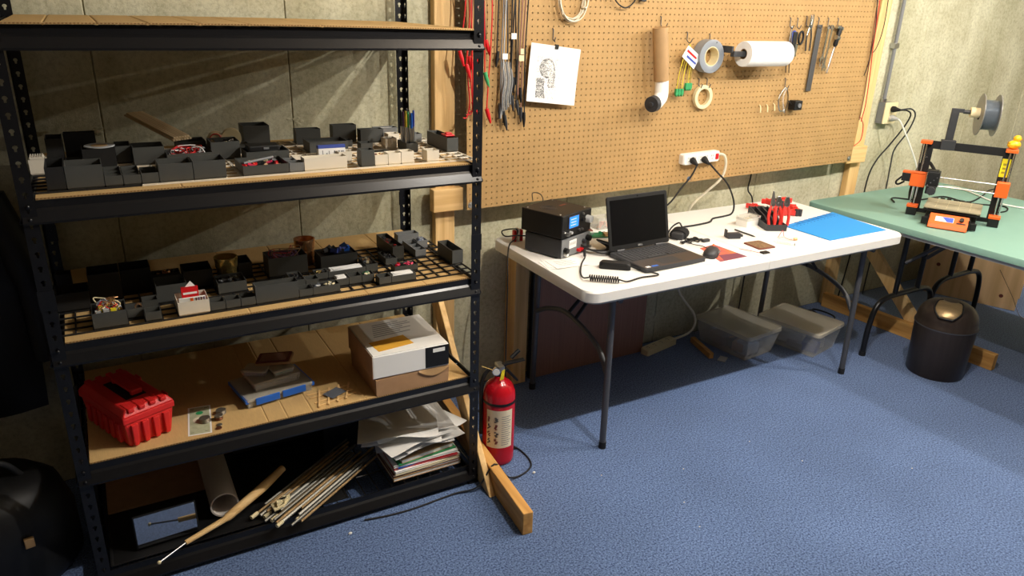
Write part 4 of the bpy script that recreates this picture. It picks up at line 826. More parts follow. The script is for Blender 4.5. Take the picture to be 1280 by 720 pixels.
for k in range(5): MB().tube(catmull([(-0.06, -0.012 + 0.005 * k, 0.006 + 0.003 * (k % 2)), (0.0, -0.004 + 0.005 * (4 - k), 0.008 + 0.004 * (k % 3)), (0.065, -0.018 + 0.006 * k, 0.006)], 6), 0.003, 6).build('strand', M['rubber'], ub, smooth=60)
for x in (-0.02, 0.025): MB().tube([(x, 0.02 * math.cos(t * PI / 6), 0.009 + 0.010 * math.sin(t * PI / 6)) for t in range(12)], 0.0028, 6, closed=True).build('tie', M['black'], ub, smooth=60)
MB().slab(rrect(0.045, -0.028, 0.085, -0.010, 0.004, 3), 0, 0.012, 0.003).build('plug', M['grey_dark'], ub)
# mouse on orange print
sp = thing('white_print_sheet', 'white sheet with an orange picture used as a mouse mat', 'paper', (2.21, 2.14, ZT))
MB().add([(-0.215, -0.01, 0.0004), (-0.078, -0.104, 0.0004), (0.146, -0.105, 0.0004), (0.13, 0.12, 0.0004), (-0.215, -0.01, 0.001), (-0.078, -0.104, 0.001), (0.146, -0.105, 0.001), (0.13, 0.12, 0.001)], [(3, 2, 1, 0), (4, 5, 6, 7), (0, 1, 5, 4), (1, 2, 6, 5), (2, 3, 7, 6), (3, 0, 4, 7)]).build('sheet', M['paper'], sp)
MB().prism([(0.014, 0.086), (-0.036, -0.088), (0.122, -0.083), (0.112, 0.103)], 0.0010, 0.0014).build('picture', M['orange_print'], sp); MB().prism([(0.122, -0.083), (0.119, -0.03), (0.02, -0.02), (-0.01, -0.085)], 0.0014, 0.0017).build('dark_picture_part', M['plum'], sp)
ms = thing('computer_mouse', 'black computer mouse on the orange picture', 'mouse', (2.202, 2.135, ZT + 0.002), 35)
def mouse_body(mb):
    prof = [(-0.058, 0.012, 0.018), (-0.05, 0.024, 0.026), (-0.02, 0.031, 0.036), (0.015, 0.029, 0.036), (0.045, 0.027, 0.026), (0.058, 0.018, 0.016)]
    vs = []; fs = []; n = 12
    for x, w, h in prof:
        for i in range(n + 1): a = PI * i / n; vs.append((x, w * math.cos(a), h * math.sin(a) ** 0.8))
    K = n + 1
    for k in range(len(prof) - 1):
        for i in range(n): fs.append((k * K + i, k * K + i + 1, (k + 1) * K + i + 1, (k + 1) * K + i))
        fs.append((k * K + n, k * K, (k + 1) * K, (k + 1) * K + n))
    fs += [tuple(range(K)), tuple(reversed(range((len(prof) - 1) * K, len(prof) * K)))]
    return mb.add(vs, fs)
mouse_body(MB()).build('body', M['grey_dark'], ms, smooth=60); MB().cyl((0.028, -0.003, 0.032), (0.028, 0.003, 0.032), 0.008, n=14).build('wheel', M['orange'], ms, smooth=40); MB().box(-0.01, -0.0315, 0.010, 0.03, -0.029, 0.018).build('side_grip', M['grey_mid'], ms, bevel=0.001)
MB().tube(catmull([(0.058, 0, 0.008), (0.075, 0.01, 0.004), (0.08, 0.035, 0.003), (0.098, 0.06, 0.003), (0.10, 0.10, 0.004), (0.12, 0.125, 0.008)], 6), 0.0018, 6).build('cord', M['rubber'], ms, smooth=60)
# bits and pieces
bb = thing('black_bracket', 'small black plastic bracket beside the grey stylus', 'bracket', (2.480, 2.290, ZT), -20)
MB().box(-0.03, -0.022, 0, 0.03, 0.006, 0.024).box(-0.03, 0.006, 0, 0.055, 0.02, 0.010).box(-0.032, 0.0, 0.0, -0.026, 0.022, 0.036).build('body', M['grey_dark'], bb, bevel=0.0015)
st = thing('stylus', 'thin dark stylus lying right of the black bracket', 'pen', (2.578, 2.312, ZT + 0.004), 0)
MB().tube([(0.0, -0.068, 0), (0, -0.05, 0), (0, 0.06, 0.0)], [0.001, 0.0036, 0.0036], 8).build('barrel', M['grey_dark'], st, smooth=60); MB().box(0.003, 0.02, -0.001, 0.005, 0.055, 0.001).build('pocket_clip', M['steel'], st)
cd = thing('brown_coaster', 'dark brown patterned card lying near the front table edge', 'card', (2.503, 2.150, ZT), -3)
MB().slab(rrect(-0.048, -0.052, 0.048, 0.052, 0.010, 4), 0, 0.004, 0.001).build('card', M['maroon'], cd); M['maroon2'] = mat('coaster_print', (120, 96, 70), 0.5, var=0.5, scale=120)
MB().slab(rrect(-0.040, -0.044, 0.040, 0.044, 0.008, 4), 0.004, 0.0044, 0.0002).build('print', M['maroon2'], cd)
cc = thing('small_chip', 'tiny black chip module near the front table edge', 'component', (2.440, 2.062, ZT), 0); MB().box(-0.018, -0.012, 0, 0.018, 0.012, 0.006).build('body', M['black'], cc)
for k in range(5): MB().box(-0.016 + k * 0.008, -0.0145, 0, -0.0135 + k * 0.008, -0.012, 0.003).build('pin', M['steel'], cc)
tg2 = thing('red_string', 'thin red thread lying at the front of the white table', 'thread', (2.40, 2.12, ZT)); MB().tube(catmull([(-0.02, 0.03, 0.001), (0.0, 0.0, 0.001), (0.02, -0.05, 0.001)], 5), 0.001, 5).build('thread', M['red_grip'], tg2)
wb_ = thing('clear_pin_box', 'clear white plastic box standing left of the pliers rack', 'box', (2.705, 2.415, ZT), 8)
MB().tray((-0.05, -0.032, 0.05, 0.032), (-0.05, -0.032, 0.05, 0.032), 0, 0.042, 0.002).build('body', M['white_plastic'], wb_); MB().box(-0.052, -0.034, 0.030, 0.052, 0.034, 0.048).build('lid', M['clear'], wb_, bevel=0.002)
MB().box(-0.046, -0.028, 0.003, 0.046, 0.028, 0.026).build('contents', M['cream'], wb_)
tag(MB().at((2.66, 2.33, ZT), -40).box(-0.06, -0.045, 0, 0.06, 0.045, 0.0006).build('blank_slip', M['paper']), 'blank white slip of paper in front of the clear box', 'paper')
# pliers rack
rk = thing('pliers_rack', 'grey printed slotted rack holding red-handled pliers', 'tool rack', (2.800, 2.385, ZT), 0)
rk.rotation_euler = (0, 0, math.radians(-24))
MB().tray((-0.05, -0.115, 0.05, -0.03), (-0.05, -0.115, 0.05, -0.03), 0, 0.030, 0.004).build('front_trough', M['grey_dark'], rk)
for k in range(4): MB().prism([(-0.03, 0), (0.115, 0), (0.115, 0.062), (-0.005, 0.045), (-0.03, 0.03)], -0.05 + 0.031 * k, -0.043 + 0.031 * k, 'yz').build('rib', M['grey_dark'], rk, bevel=0.001)
MB().box(-0.05, -0.03, 0, 0.05, 0.115, 0.008).box(-0.05, 0.108, 0, 0.05, 0.115, 0.058).build('base', M['grey_dark'], rk)
def pliers(label, loc, rz, tilt, jaw):
    t = thing('pliers', label, 'pliers', loc, rot=(tilt, 0, rz), group='red-handled pliers in the rack')
    for s in (-1, 1): MB().tube(catmull([(s * 0.006, 0, 0.095), (s * 0.014, 0, 0.07), (s * 0.017, 0.001, 0.035), (s * 0.013, 0, 0.0)], 5), [0.0055] * 3 + [0.007] * 13, 9).build('handle', M['red_grip'], t, smooth=60)
    MB().prism({'nose': [(-0.010, 0.09), (-0.011, 0.108), (-0.003, 0.165), (0.003, 0.165), (0.011, 0.108), (0.010, 0.09)], 'cut': [(-0.010, 0.09), (-0.015, 0.112), (-0.007, 0.140), (0.007, 0.140), (0.015, 0.112), (0.010, 0.09)]}[jaw], -0.005, 0.005, 'xz').build('jaws', M['steel'], t, bevel=0.002)
    MB().cyl((0, -0.008, 0.105), (0, 0.008, 0.105), 0.006, n=12).build('rivet', M['steel'], t)
    return t
pliers('red-handled needle nose pliers, leftmost and tallest in the rack', (2.768, 2.325, ZT + 0.012), -30, -14, 'nose')
pliers('red-handled cutters with dark jaws, second in the rack', (2.795, 2.315, ZT + 0.012), -20, -10, 'cut')
pliers('red-handled side cutters at the right end of the rack', (2.828, 2.300, ZT + 0.012), -24, -6, 'cut')
# red spring clamps heap
rp = random.Random(4)
cz = [(2.945, 2.50, 0.0, 20), (3.02, 2.47, 0.0, -30), (3.10, 2.47, 0.0, 60), (2.99, 2.53, 0.038, 100), (3.07, 2.53, 0.038, 10), (3.13, 2.56, 0.0, -70), (2.95, 2.60, 0.0, 80)]
for k, (x, y, z, a) in enumerate(cz):
    t = thing('spring_clamp', 'red and black spring clamp, %s' % ['front left of the heap', 'front middle of the heap', 'front right of the heap', 'upper left on the heap', 'upper right on the heap', 'rear right of the heap', 'rear left of the heap'][k], 'clamp', (x, y, ZT + z), a, 'red spring clamps behind the pliers')
    for s in (-1, 1):
        MB().prism([(-0.045, s * 0.006), (-0.03, s * 0.022), (0.03, s * 0.010), (0.048, s * 0.024), (0.05, s * 0.016), (0.032, s * 0.002), (-0.02, s * 0.002)], 0.004, 0.030, 'xy').build('arm', M['red_grip'], t, bevel=0.003)
        MB().cyl((-0.045, s * 0.008, 0.0), (-0.045, s * 0.008, 0.034), 0.011, n=14).build('pad', M['grey_dark'], t, smooth=40)
    MB().cyl((0.0, 0, 0.0), (0, 0, 0.036), 0.010, n=14).build('pivot', M['red_grip'], t, smooth=40)
# blue soldering mat
bm_ = thing('soldering_mat', 'bright blue silicone soldering mat at the right end of the white table', 'mat', (3.07, 2.22, ZT), 0)
quad = [(-0.215, 0.105), (-0.208, -0.155), (0.198, -0.152), (0.235, 0.182)]
MB().prism(quad, 0, 0.004).build('sheet', M['blue_mat'], bm_, bevel=0.0015)
def mq(u, v): 
    a = Vector((quad[0][0], quad[0][1])); b = Vector((quad[1][0], quad[1][1])); c = Vector((quad[2][0], quad[2][1])); d = Vector((quad[3][0], quad[3][1]))
    return (a * (1 - u) + d * u) * (1 - v) + (b * (1 - u) + c * u) * v
for k in range(30):
    p = mq(0.04 + k * 0.031, 0.10); MB().bx(p.x, p.y, 0.0045, 0.007, 0.006, 0.001).build('tray_cell', M['blue_dark'], bm_)
    if k % 3 == 0 and k > 3:
        p = mq(0.04 + k * 0.031, 0.045); MB().bx(p.x, p.y, 0.0045, 0.022, 0.022, 0.001).build('tray_cell', M['blue_dark'], bm_)
for k in range(14):
    p = mq(0.05 + k * 0.068, 0.16); MB().cyl((p.x, p.y, 0.004), (p.x, p.y, 0.005), 0.0035, n=8).build('screw_pit', M['blue_dark'], bm_)
sy = thing('syringe', 'small clear syringe lying in front of the pliers rack', 'syringe', (2.62, 2.118, ZT + 0.006), -55); MB().cyl((-0.03, 0, 0), (0.03, 0, 0), 0.005, n=12).build('barrel', M['clear'], sy, smooth=50); MB().cyl((0.03, 0, 0), (0.045, 0, 0), 0.002, n=8).build('plunger', M['white_gloss'], sy); MB().cyl((0.045, 0, 0), (0.047, 0, 0), 0.006, n=12).build('thumb_rest', M['grey_dark'], sy); MB().cyl((-0.045, 0, 0), (-0.03, 0, 0), 0.001, n=6).build('needle', M['steel'], sy)
ws = thing('wire_scrap', 'curl of red and white wire with a tiny motor near the syringe', 'wire', (2.693, 2.168, ZT)); 
MB().tube(catmull([(-0.02, 0.03, 0.002), (0.01, 0.035, 0.03), (-0.015, 0.0, 0.012), (0.0, -0.02, 0.004), (0.02, -0.025, 0.006)], 6), 0.0012, 6).build('wire', M['red_grip'], ws, smooth=60); MB().tube(catmull([(-0.03, 0.02, 0.002), (-0.03, -0.01, 0.016), (0.0, -0.03, 0.01), (0.02, -0.027, 0.006)], 6), 0.0012, 6).build('wire', M['grey_light'], ws, smooth=60); MB().cyl((0.016, -0.028, 0.006), (0.03, -0.034, 0.006), 0.006, n=12).build('motor', M['copper'], ws, smooth=50)
# ================================================================ contents of the bins
def inbin(pos, n): x, y, z, w, d, top = pos[n]; return x, y, z, w, d, top
def tangle(name, label, cat, pos, n, cols, k, r, seed, rise=0.02, group=None):
    x, y, z, w, d, top = inbin(pos, n); rp = random.Random(seed); t = thing(name, label, cat, (x, y, z), group=group)
    for i in range(k):
        pts = [(rp.uniform(-w / 2, w / 2) * 0.85, rp.uniform(-d / 2, d / 2) * 0.85, (0.002 if j in (0, 4) else rp.uniform(0.4, 1.0) * (top - z + rise))) for j in range(5)]
        MB().tube(catmull(pts, 5), r, 6).build('strand', M[cols[i % len(cols)]], t, smooth=60)
    return t
def heap(name, label, cat, pos, n, cols, k, s, seed, fill=0.6):
    x, y, z, w, d, top = inbin(pos, n); rp = random.Random(seed); t = thing(name, label, cat, (x, y, z)); h = (top - z) * fill
    MB().box(-w / 2, -d / 2, 0, w / 2, d / 2, h).build('fill', M[cols[0]], t)
    for i in range(k):
        px, py = rp.uniform(-w / 2 + s, w / 2 - s), rp.uniform(-d / 2 + s, d / 2 - s)
        MB().at((px, py, h + s * 0.3), rp.uniform(0, 180), rp.uniform(-30, 30), rp.uniform(-30, 30)).bx(0, 0, 0, s * rp.uniform(0.8, 2.2), s * rp.uniform(0.6, 1.2), s * 0.6).build('piece', M[cols[i % len(cols)]], t)
    return t
tangle('jumper_wires', 'red and white jumper wires spilling over a second tier bin', 'wire', pos2, '20', ['red_wire', 'paper', 'red_wire', 'maroon', 'grey_light'], 16, 0.0015, 1, 0.016)
heap('mixed_parts', 'red and cream small parts in the wide open tray, second tier', 'parts', pos2, '8', ['black', 'red_grip', 'cream', 'red', 'pink', 'cream', 'kraft'], 22, 0.010, 2, 0.35)
x, y, z, w_, d_, top = pos2['8']; tag(MB().cyl((x - 0.05, y - 0.0, top - 0.004), (x + 0.04, y + 0.03, top + 0.003), 0.004, n=8).build('grey_pen', M['grey_mid'], smooth=50), 'grey pen lying across the tray of red parts', 'pen')
heap('silver_screws', 'bright metal bits in the charcoal bin right of the jumper wires', 'parts', pos2, '19', ['black', 'steel', 'cream', 'chrome'], 14, 0.009, 3, 0.75)
x, y, z, w_, d_, top = pos2['16']; bxo = thing('black_gadget', 'flat black case lying on the wide second tier bin', 'case', (x - 0.01, y, top + 0.0005)); MB().slab(rrect(-0.045, -0.032, 0.05, 0.03, 0.006, 3), 0, 0.014, 0.003).build('case', M['black'], bxo); MB().box(0.0, -0.034, 0.004, 0.016, -0.0322, 0.010).build('latch', M['grey_mid'], bxo)
x, y, z, w_, d_, top = pos2['23']; dsk = thing('white_disc', 'thin white disc lying on a black bin near the left post', 'disc', (x + 0.004, y - 0.005, top + 0.0006)); MB().lathe([(0, 0), (0.040, 0), (0.0405, 0.002), (0.039, 0.0035), (0.030, 0.0025), (0, 0.0025)], 28).build('plate', M['grey_light'], dsk, smooth=30); MB().lathe([(0.0, 0.0025), (0.022, 0.0025), (0.022, 0.0032), (0.0, 0.0032)], 20).build('centre', M['kraft'], dsk)
# bundle of wooden sticks resting on the bins
sb = thing('wooden_stick_bundle', 'flat bundle of pale wooden sticks lying across the rear bins, second tier', 'wood', (0.196, 2.585, Z2 + 0.086), rot=(0, 13, -61))
for k in range(7): MB().box(-0.12, -0.032 + k * 0.0095, 0, 0.12, -0.0235 + k * 0.0095, 0.006).build('stick', M['pale_wood'], sb, bevel=0.001)
for k in range(6): MB().box(-0.115, -0.028 + k * 0.0095, 0.0065, 0.116, -0.0195 + k * 0.0095, 0.0125).build('stick', M['pale_wood'], sb, bevel=0.001)
# two wire spools
for k, (dx, lab, R) in enumerate(((0.0, 'cream wire spool with red wire, left of the pair on second tier', 0.026), (0.048, 'larger cream wire spool, right of the pair on second tier', 0.030))):
    x, y, z, w_, d_, top = pos2['19']; sp_ = thing('wire_spool', lab, 'spool', (GX0 + 11.75 * GP + dx, GY0 + 8.55 * GP, Z2 + 0.0228 + R), rot=(0, 0, -8), group='wire spools')
    MB().ringlathe([(R, -0.016), (R, -0.013), (R * 0.55, -0.012), (R * 0.55, 0.012), (R, 0.013), (R, 0.016), (R * 0.28, 0.016), (R * 0.28, -0.016)], 28, ax='y').build('reel', M['cream'], sp_, smooth=35)
    MB().ringlathe([(R * 0.85, -0.0115), (R * 0.85, 0.0115), (R * 0.56, 0.0115), (R * 0.56, -0.0115)], 28, ax='y').build('wire_winding', M['red_wire' if k == 0 else 'kraft'], sp_, smooth=35)
    if k == 0: MB().tube([(0.018 * math.cos(t * PI / 7), -0.0175, 0.022 * math.sin(t * PI / 7)) for t in range(14)], 0.0016, 6, closed=True).build('loose_turn', M['red_wire'], sp_)
# card box with lettering
x, y, z, w_, d_, top = pos2['34']; cb = thing('small_carton', 'upright white and blue carton with small lettering behind the long white bin', 'box', (0.655, 2.262, Z2 + 0.0055), rot=(-8, 0, -2))
MB().box(-0.042, 0, 0, 0.042, 0.022, 0.052).build('carton', M['paper'], cb, bevel=0.001); MB().box(-0.0422, -0.0004, 0.042, 0.0422, 0.0222, 0.0524).build('blue_top', M['blue_ink'], cb)
for k, (mx, mz, mw, mh) in enumerate(((-0.030, 0.014, 0.002, 0.022), (-0.018, 0.012, 0.003, 0.016), (-0.010, 0.014, 0.002, 0.020), (-0.004, 0.012, 0.010, 0.006), (0.006, 0.028, 0.004, 0.006), (0.013, 0.028, 0.005, 0.006), (0.020, 0.028, 0.004, 0.006), (0.027, 0.029, 0.010, 0.004), (0.010, 0.020, 0.026, 0.0015))): MB().box(mx, -0.0006, mz, mx + mw, 0, mz + mh).build('print_mark', M['grey_mid'], cb)
x, y, z, w_, d_, top = pos2['41']; bd = thing('black_holder', 'low black rounded case behind the white single bins, second tier', 'case', (GX0 + 21.9 * GP, GY0 + 1.9 * GP, Z2 + 0.0055), 0); MB().slab(rrect(-0.042, -0.02, 0.042, 0.02, 0.012, 4), 0, 0.030, 0.006).build('shell', M['black'], bd, smooth=40); MB().box(-0.012, -0.0212, 0.010, 0.012, -0.0198, 0.018).build('latch', M['grey_dark'], bd)
# pens
x, y, z, w_, d_, top = pos2['38']
pens = [('gold_wire', 'yellow-capped'), ('green', 'teal-capped'), ('blue', 'blue-capped'), ('blue_ink', 'navy-capped'), ('black', 'black-capped'), ('purple', 'purple-capped'), ('grey_dark', 'dark grey-capped'), ('rubber', 'matte black-capped')]
for k, (mk, nm) in enumerate(pens):
    px, py = x - 0.0125 + (k % 4) * 0.0085, y - 0.022 + (k // 4) * 0.040 + 0.006 * (k % 2); hh = 0.128 - 0.004 * (k % 3)
    t = thing('marker_pen', '%s marker standing in the pen bin, %s row' % (nm, 'front' if k < 4 else 'rear'), 'pen', (px, py, z), rot=(1.5 - (k // 4), (k % 4) * 0.8 - 1.5, 0), group='markers in the pen bin')
    MB().cyl((0, 0, 0), (0, 0, hh * 0.58), 0.0042, n=10).build('barrel', M['steel' if k not in (6,) else 'grey_light'], t, smooth=50)
    MB().lathe([(0.0045, hh * 0.58), (0.0045, hh * 0.92), (0.003, hh), (0, hh)], 10).build('cap', M[mk], t, smooth=50); MB().box(-0.0012, -0.0058, hh * 0.66, 0.0012, -0.0044, hh * 0.95).build('pocket_clip', M[mk], t)
x, y, z, w_, d_, top = pos2['39']; rc = thing('red_clip', 'bright red plastic clip on the long bin at the right post', 'clip', (x, y - 0.045, top + 0.001)); MB().box(-0.017, -0.02, 0, 0.017, 0.02, 0.006).box(-0.012, -0.014, 0.006, 0.010, 0.004, 0.012).box(-0.004, 0.0, 0.006, 0.016, 0.018, 0.010).build('body', M['red'], rc, bevel=0.002)
x, y, z, w_, d_, top = pos2['31']; tag(MB().box(x - 0.03, y - 0.012, z, x + 0.03, y + 0.012, top - 0.004).build('white_insert', M['paper']), 'white paper insert in the grey bin at the rear right, second tier', 'paper')
x, y, z, w_, d_, top = pos2['26']; t = thing('white_comb_block', 'ridged white plastic block on the white bin at the left post', 'block', (x, y, top + 0.0005)); MB().box(-0.017, -0.017, 0, 0.017, 0.017, 0.006).build('body', M['pla_white'], t)
for k in range(6): MB().box(-0.016 + k * 0.0056, -0.0172, 0.006, -0.013 + k * 0.0056, 0.0172, 0.0095).build('ridge', M['pla_white'], t)
heap('cream_bits', 'cream bits in the white single bin beside the charcoal one', 'parts', pos2, '12', ['cream', 'kraft', 'cream', 'maroon'], 8, 0.007, 6, 0.8)
heap('dark_bits', 'dark bits in the rearmost white single bin', 'parts', pos2, '36', ['grey_mid', 'cream', 'grey_light'], 6, 0.007, 8, 0.8)
# third tier
tangle('coiled_wire', 'tangle of coiled coloured wire in the front left bin, third tier', 'wire', pos3, 'a1', ['grey_light', 'copper', 'cream', 'red_wire', 'foil', 'gold_wire'], 20, 0.0018, 31, 0.022)
for k, (dx, mk) in enumerate(((-0.026, 'grey_light'), (-0.006, 'grey_light'), (0.012, 'yellow'))):
    x, y, z, w_, d_, top = pos3['a1']; tag(MB().box(x + dx - 0.007, y - 0.034, z, x + dx + 0.007, y - 0.024, top + 0.004).build('connector_block', M[mk]), '%s connector in front of the coiled wire, %s' % ('pale grey' if k < 2 else 'yellow', ['left', 'middle', 'right'][k]), 'connector', 'connectors in the wire bin')
x, y, z, w_, d_, top = pos3['a3']; tag(MB().ringlathe([(0.010, -0.003), (0.010, 0.003), (0.006, 0.003), (0.006, -0.003)], 16, ax='y', c=(x + 0.01, y, top - 0.003)).build('copper_ring', M['copper'], smooth=40), 'small copper ring standing in a bin near the wire tangle', 'ring')
x, y, z, w_, d_, top = pos3['a7']; pk = thing('red_packet', 'red and white packet standing in the white bin, third tier', 'box', (x, y + 0.012, z), rot=(-12, 0, 0)); MB().box(-0.024, -0.006, 0, 0.022, 0.008, 0.058).build('carton', M['red'], pk); MB().box(-0.02, -0.0066, 0.036, 0.018, -0.006, 0.042).build('white_band', M['paper'], pk); MB().prism([(-0.012, 0.058), (0.004, 0.074), (0.016, 0.058)], 0.0, 0.002, 'xz').build('paper_tab', M['paper'], pk)
cdk = thing('printed_cards', 'white printed cards at the front of the white bin, third tier', 'card', (x, y - 0.016, z), rot=(10, 0, 0)); MB().box(-0.036, -0.003, 0, 0.036, 0.003, 0.040).build('stack', M['paper'], cdk); MB().box(-0.006, -0.0036, 0.030, 0.002, -0.003, 0.040).build('orange_mark', M['orange'], cdk)
for k in range(4): MB().box(0.008 + k * 0.007, -0.0036, 0.026, 0.0115 + k * 0.007, -0.003, 0.039).build('figure_print', M['purple' if k % 2 else 'maroon'], cdk)
def cup(label, x, y, z, R, h, mk):
    t = thing('metal_cup', label, 'cup', (x, y, z)); MB().lathe([(0, 0), (R * 0.92, 0), (R * 0.92, 0.003), (R * 0.88, h * 0.25), (R * 0.88, h * 0.55), (R, h * 0.62), (R * 1.04, h), (R * 0.96, h), (R * 0.9, h * 0.62), (R * 0.8, 0.006), (0, 0.006)], 28).build('wall', M[mk], t, smooth=45)
    MB().ringlathe([(R * 1.07, h - 0.004), (R * 1.07, h + 0.001), (R * 0.95, h + 0.001), (R * 0.95, h - 0.004)], 28).build('rim', M[mk], t, smooth=45)
cup('shiny brass tin cup among the black bins, third tier', GX0 + 11.1 * GP, GY0 + 5.75 * GP, Z3 + 0.0055, 0.034, 0.082, 'brass'); cup('shiny copper tin cup beside the purple wire, third tier', GX0 + 17.45 * GP, GY0 + 7.6 * GP, Z3 + 0.0055, 0.034, 0.086, 'copper')
tangle('purple_wire', 'fine purple and red wire tangled over the big charcoal bin, third tier', 'wire', pos3, 'a28', ['purple', 'maroon', 'red_wire', 'purple', 'kraft'], 16, 0.0012, 33, 0.022)
heap('blue_packets', 'blue and black foil packets filling the wide bin, third tier', 'packets', pos3, 'a27', ['black', 'blue_ink', 'foil', 'black', 'blue'], 16, 0.022, 12, 0.9)
for n, lab, cols, s in (('a13', 'pale clips in the two-wide front bin, third tier', ['black', 'cream', 'grey_light', 'foil'], 0.008), ('a16', 'green terminals in a single bin, third tier', ['black', 'green', 'foil', 'cream'], 0.008), ('a19', 'pink plastic parts in a two-wide bin, third tier', ['black', 'pink', 'pink', 'red'], 0.009), ('a21', 'beige wire ends in a deep bin, third tier', ['black', 'kraft', 'grey_mid', 'cream'], 0.009), ('a37', 'copper scraps in a two-wide bin, third tier', ['black', 'copper', 'kraft', 'copper'], 0.014), ('a22', 'dark red connectors in the long bin, third tier', ['black', 'maroon', 'grey_dark', 'red_wire', 'black'], 0.010), ('a25', 'silver antistatic bags in the grey bin, third tier', ['foil', 'foil', 'grey_light'], 0.014), ('a38b', 'brassy bits in a single bin, third tier', ['black', 'brass', 'grey_dark'], 0.006), ('a20', 'grey fasteners in the divided bin, third tier', ['grey_dark', 'grey_mid', 'grey_dark'], 0.006), ('a32', 'dark components in front of the brass cup', ['black', 'grey_dark', 'grey_mid'], 0.008), ('a41', 'tiny silver screws behind the three-wide front bin', ['black', 'steel', 'grey_dark'], 0.005)):
    heap({'a13': 'pale_clips'}.get(n, 'bin_contents'), lab, 'parts', pos3, n, cols, 14, s, 40 + len(lab), 0.7)
for n, lab in (('a39', 'folded white paper in the three-wide bin, third tier'), ('a18', 'folded white paper in the front right bin, third tier'), ('a14', 'white packet in the single bin below the folded paper')):
    x, y, z, w_, d_, top = pos3[n]; t = thing('folded_paper', lab, 'paper', (x, y, z)); MB().frustum((-w_ / 2, -d_ / 2, w_ / 2, d_ / 2), (-w_ * 0.44, -d_ * 0.3, w_ * 0.44, d_ * 0.45), 0, top - z + 0.002).build('fold', M['paper'], t); MB().at((0.0, 0, top - z + 0.0022), 7).box(-w_ * 0.38, -d_ * 0.28, 0, w_ * 0.36, d_ * 0.30, 0.0012).build('flap', M['paper'], t)

# ================================================================ fourth tier
Z4 = DECK[1] + 0.0053
# red toolbox
tbx = thing('red_toolbox', 'bright red ribbed plastic toolbox at the left of the bare cardboard tier', 'toolbox', (-0.018, 2.290, Z4), 23)
L_, Wd = 0.150, 0.27
MB().frustum((-0.064, -Wd / 2 + 0.008, 0.064, Wd / 2 - 0.008), (-0.074, -Wd / 2, 0.074, Wd / 2), 0, 0.080).build('tub', M['red_tool'], tbx, bevel=0.006)
lidm = MB(); lidm.frustum((-0.078, -Wd / 2 - 0.004, 0.078, Wd / 2 + 0.004), (-0.078, -Wd / 2 - 0.004, 0.078, Wd / 2 + 0.004), 0.0805, 0.102); lidm.frustum((-0.078, -Wd / 2 - 0.004, 0.078, Wd / 2 + 0.004), (-0.062, -Wd / 2 + 0.010, 0.062, Wd / 2 - 0.010), 0.1022, 0.122)
ld_ = lidm.build('lid', M['red_tool'], tbx, bevel=0.004)
for k in range(4):
    x = -0.048 + k * 0.032
    for yy, s in ((-Wd / 2, -1), (Wd / 2, 1)):
        MB().frustum((x - 0.007, yy - 0.005 + 0.005 * (s < 0) * 0, x + 0.007, yy + 0.005), (x - 0.010, yy - 0.007, x + 0.010, yy + 0.007), 0.004, 0.074).build('rib', M['red_tool'], tbx, bevel=0.003)
        MB().box(x - 0.009, yy - 0.002 if s < 0 else yy - 0.05, 0.112, x + 0.009, yy + 0.05 if s < 0 else yy + 0.002, 0.1245).build('rib', M['red_tool'], ld_, bevel=0.003)
for k in range(6):
    for s in (-1, 1): MB().box(s * 0.072 - 0.006, -0.10 + k * 0.036, 0.01, s * 0.072 + 0.006, -0.078 + k * 0.036, 0.072).build('rib', M['red_tool'], tbx, bevel=0.003)
MB().box(-0.030, -0.072, 0.1215, 0.030, 0.072, 0.1235).build('handle_well', M['black'], ld_)
hd = MB(); hd.box(-0.009, -0.05, 0.130, 0.025, 0.05, 0.140); hd.box(-0.009, -0.062, 0.1235, 0.025, -0.048, 0.140); hd.box(-0.009, 0.048, 0.1235, 0.025, 0.062, 0.140); hd.build('handle', M['red_tool'], ld_, bevel=0.003)
for y in (-0.08, 0.08): MB().box(0.078, y - 0.016, 0.066, 0.083, y + 0.016, 0.108).build('latch', M['red_tool'], tbx, bevel=0.002)
# dollar bill and coins
bi = thing('dollar_bill', 'green and white dollar bill lying under coins on the cardboard', 'banknote', (0.172, 2.218, Z4), 83)
MB().box(-0.088, -0.034, 0, 0.088, 0.034, 0.0005).build('paper', M['paper'], bi); MB().box(-0.083, -0.029, 0.0005, 0.083, 0.029, 0.0007).build('print', M['money'], bi); MB().lathe([(0, 0.0007), (0.02, 0.0007), (0.02, 0.0009), (0, 0.0009)], 20).build('portrait_oval', M['label_cream'], bi)
for sx in (-1, 1):
    for sy in (-1, 1): put('numeral', text_mesh('1', 0.014, 0.00015), M['ink'], bi, loc=(sx * 0.073, sy * 0.020, 0.001))
MB().cyl((0.045, 0, 0.0007), (0.045, 0, 0.0009), 0.011, n=16).build('seal', M['green'], bi)
coins = [(0.186, 2.202, [('coin_silver', 0.0165)] * 8, 'taller silver coin stack on the bill'), (0.226, 2.196, [('coin_copper', 0.0115)] * 6 + [('coin_silver', 0.0125)] * 3, 'mixed copper and silver coin stack right of the bill'), (0.238, 2.230, [('coin_silver', 0.0155)] * 8, 'silver coin stack farthest from the front edge'), (0.216, 2.142, [('coin_copper', 0.0095)], 'single copper coin nearest the front edge'), (0.222, 2.160, [('coin_silver', 0.009)], 'single dime beside the copper coin')]
for x, y, st, lab in coins:
    for k, (mk, r) in enumerate(st):
        tag(MB().lathe([(0, 0), (r - 0.0004, 0), (r, 0.0004), (r, 0.0013), (r - 0.0004, 0.0017), (0, 0.0017)], 20).build('coin', M[mk], smooth=30, loc=(x + random.uniform(-0.001, 0.001), y + random.uniform(-0.001, 0.001), Z4 + 0.0010 + k * 0.00172)), lab + ('' if len(st) == 1 else ', %s coin from the bottom' % ORD[k]), 'coin', 'coins on the cardboard')
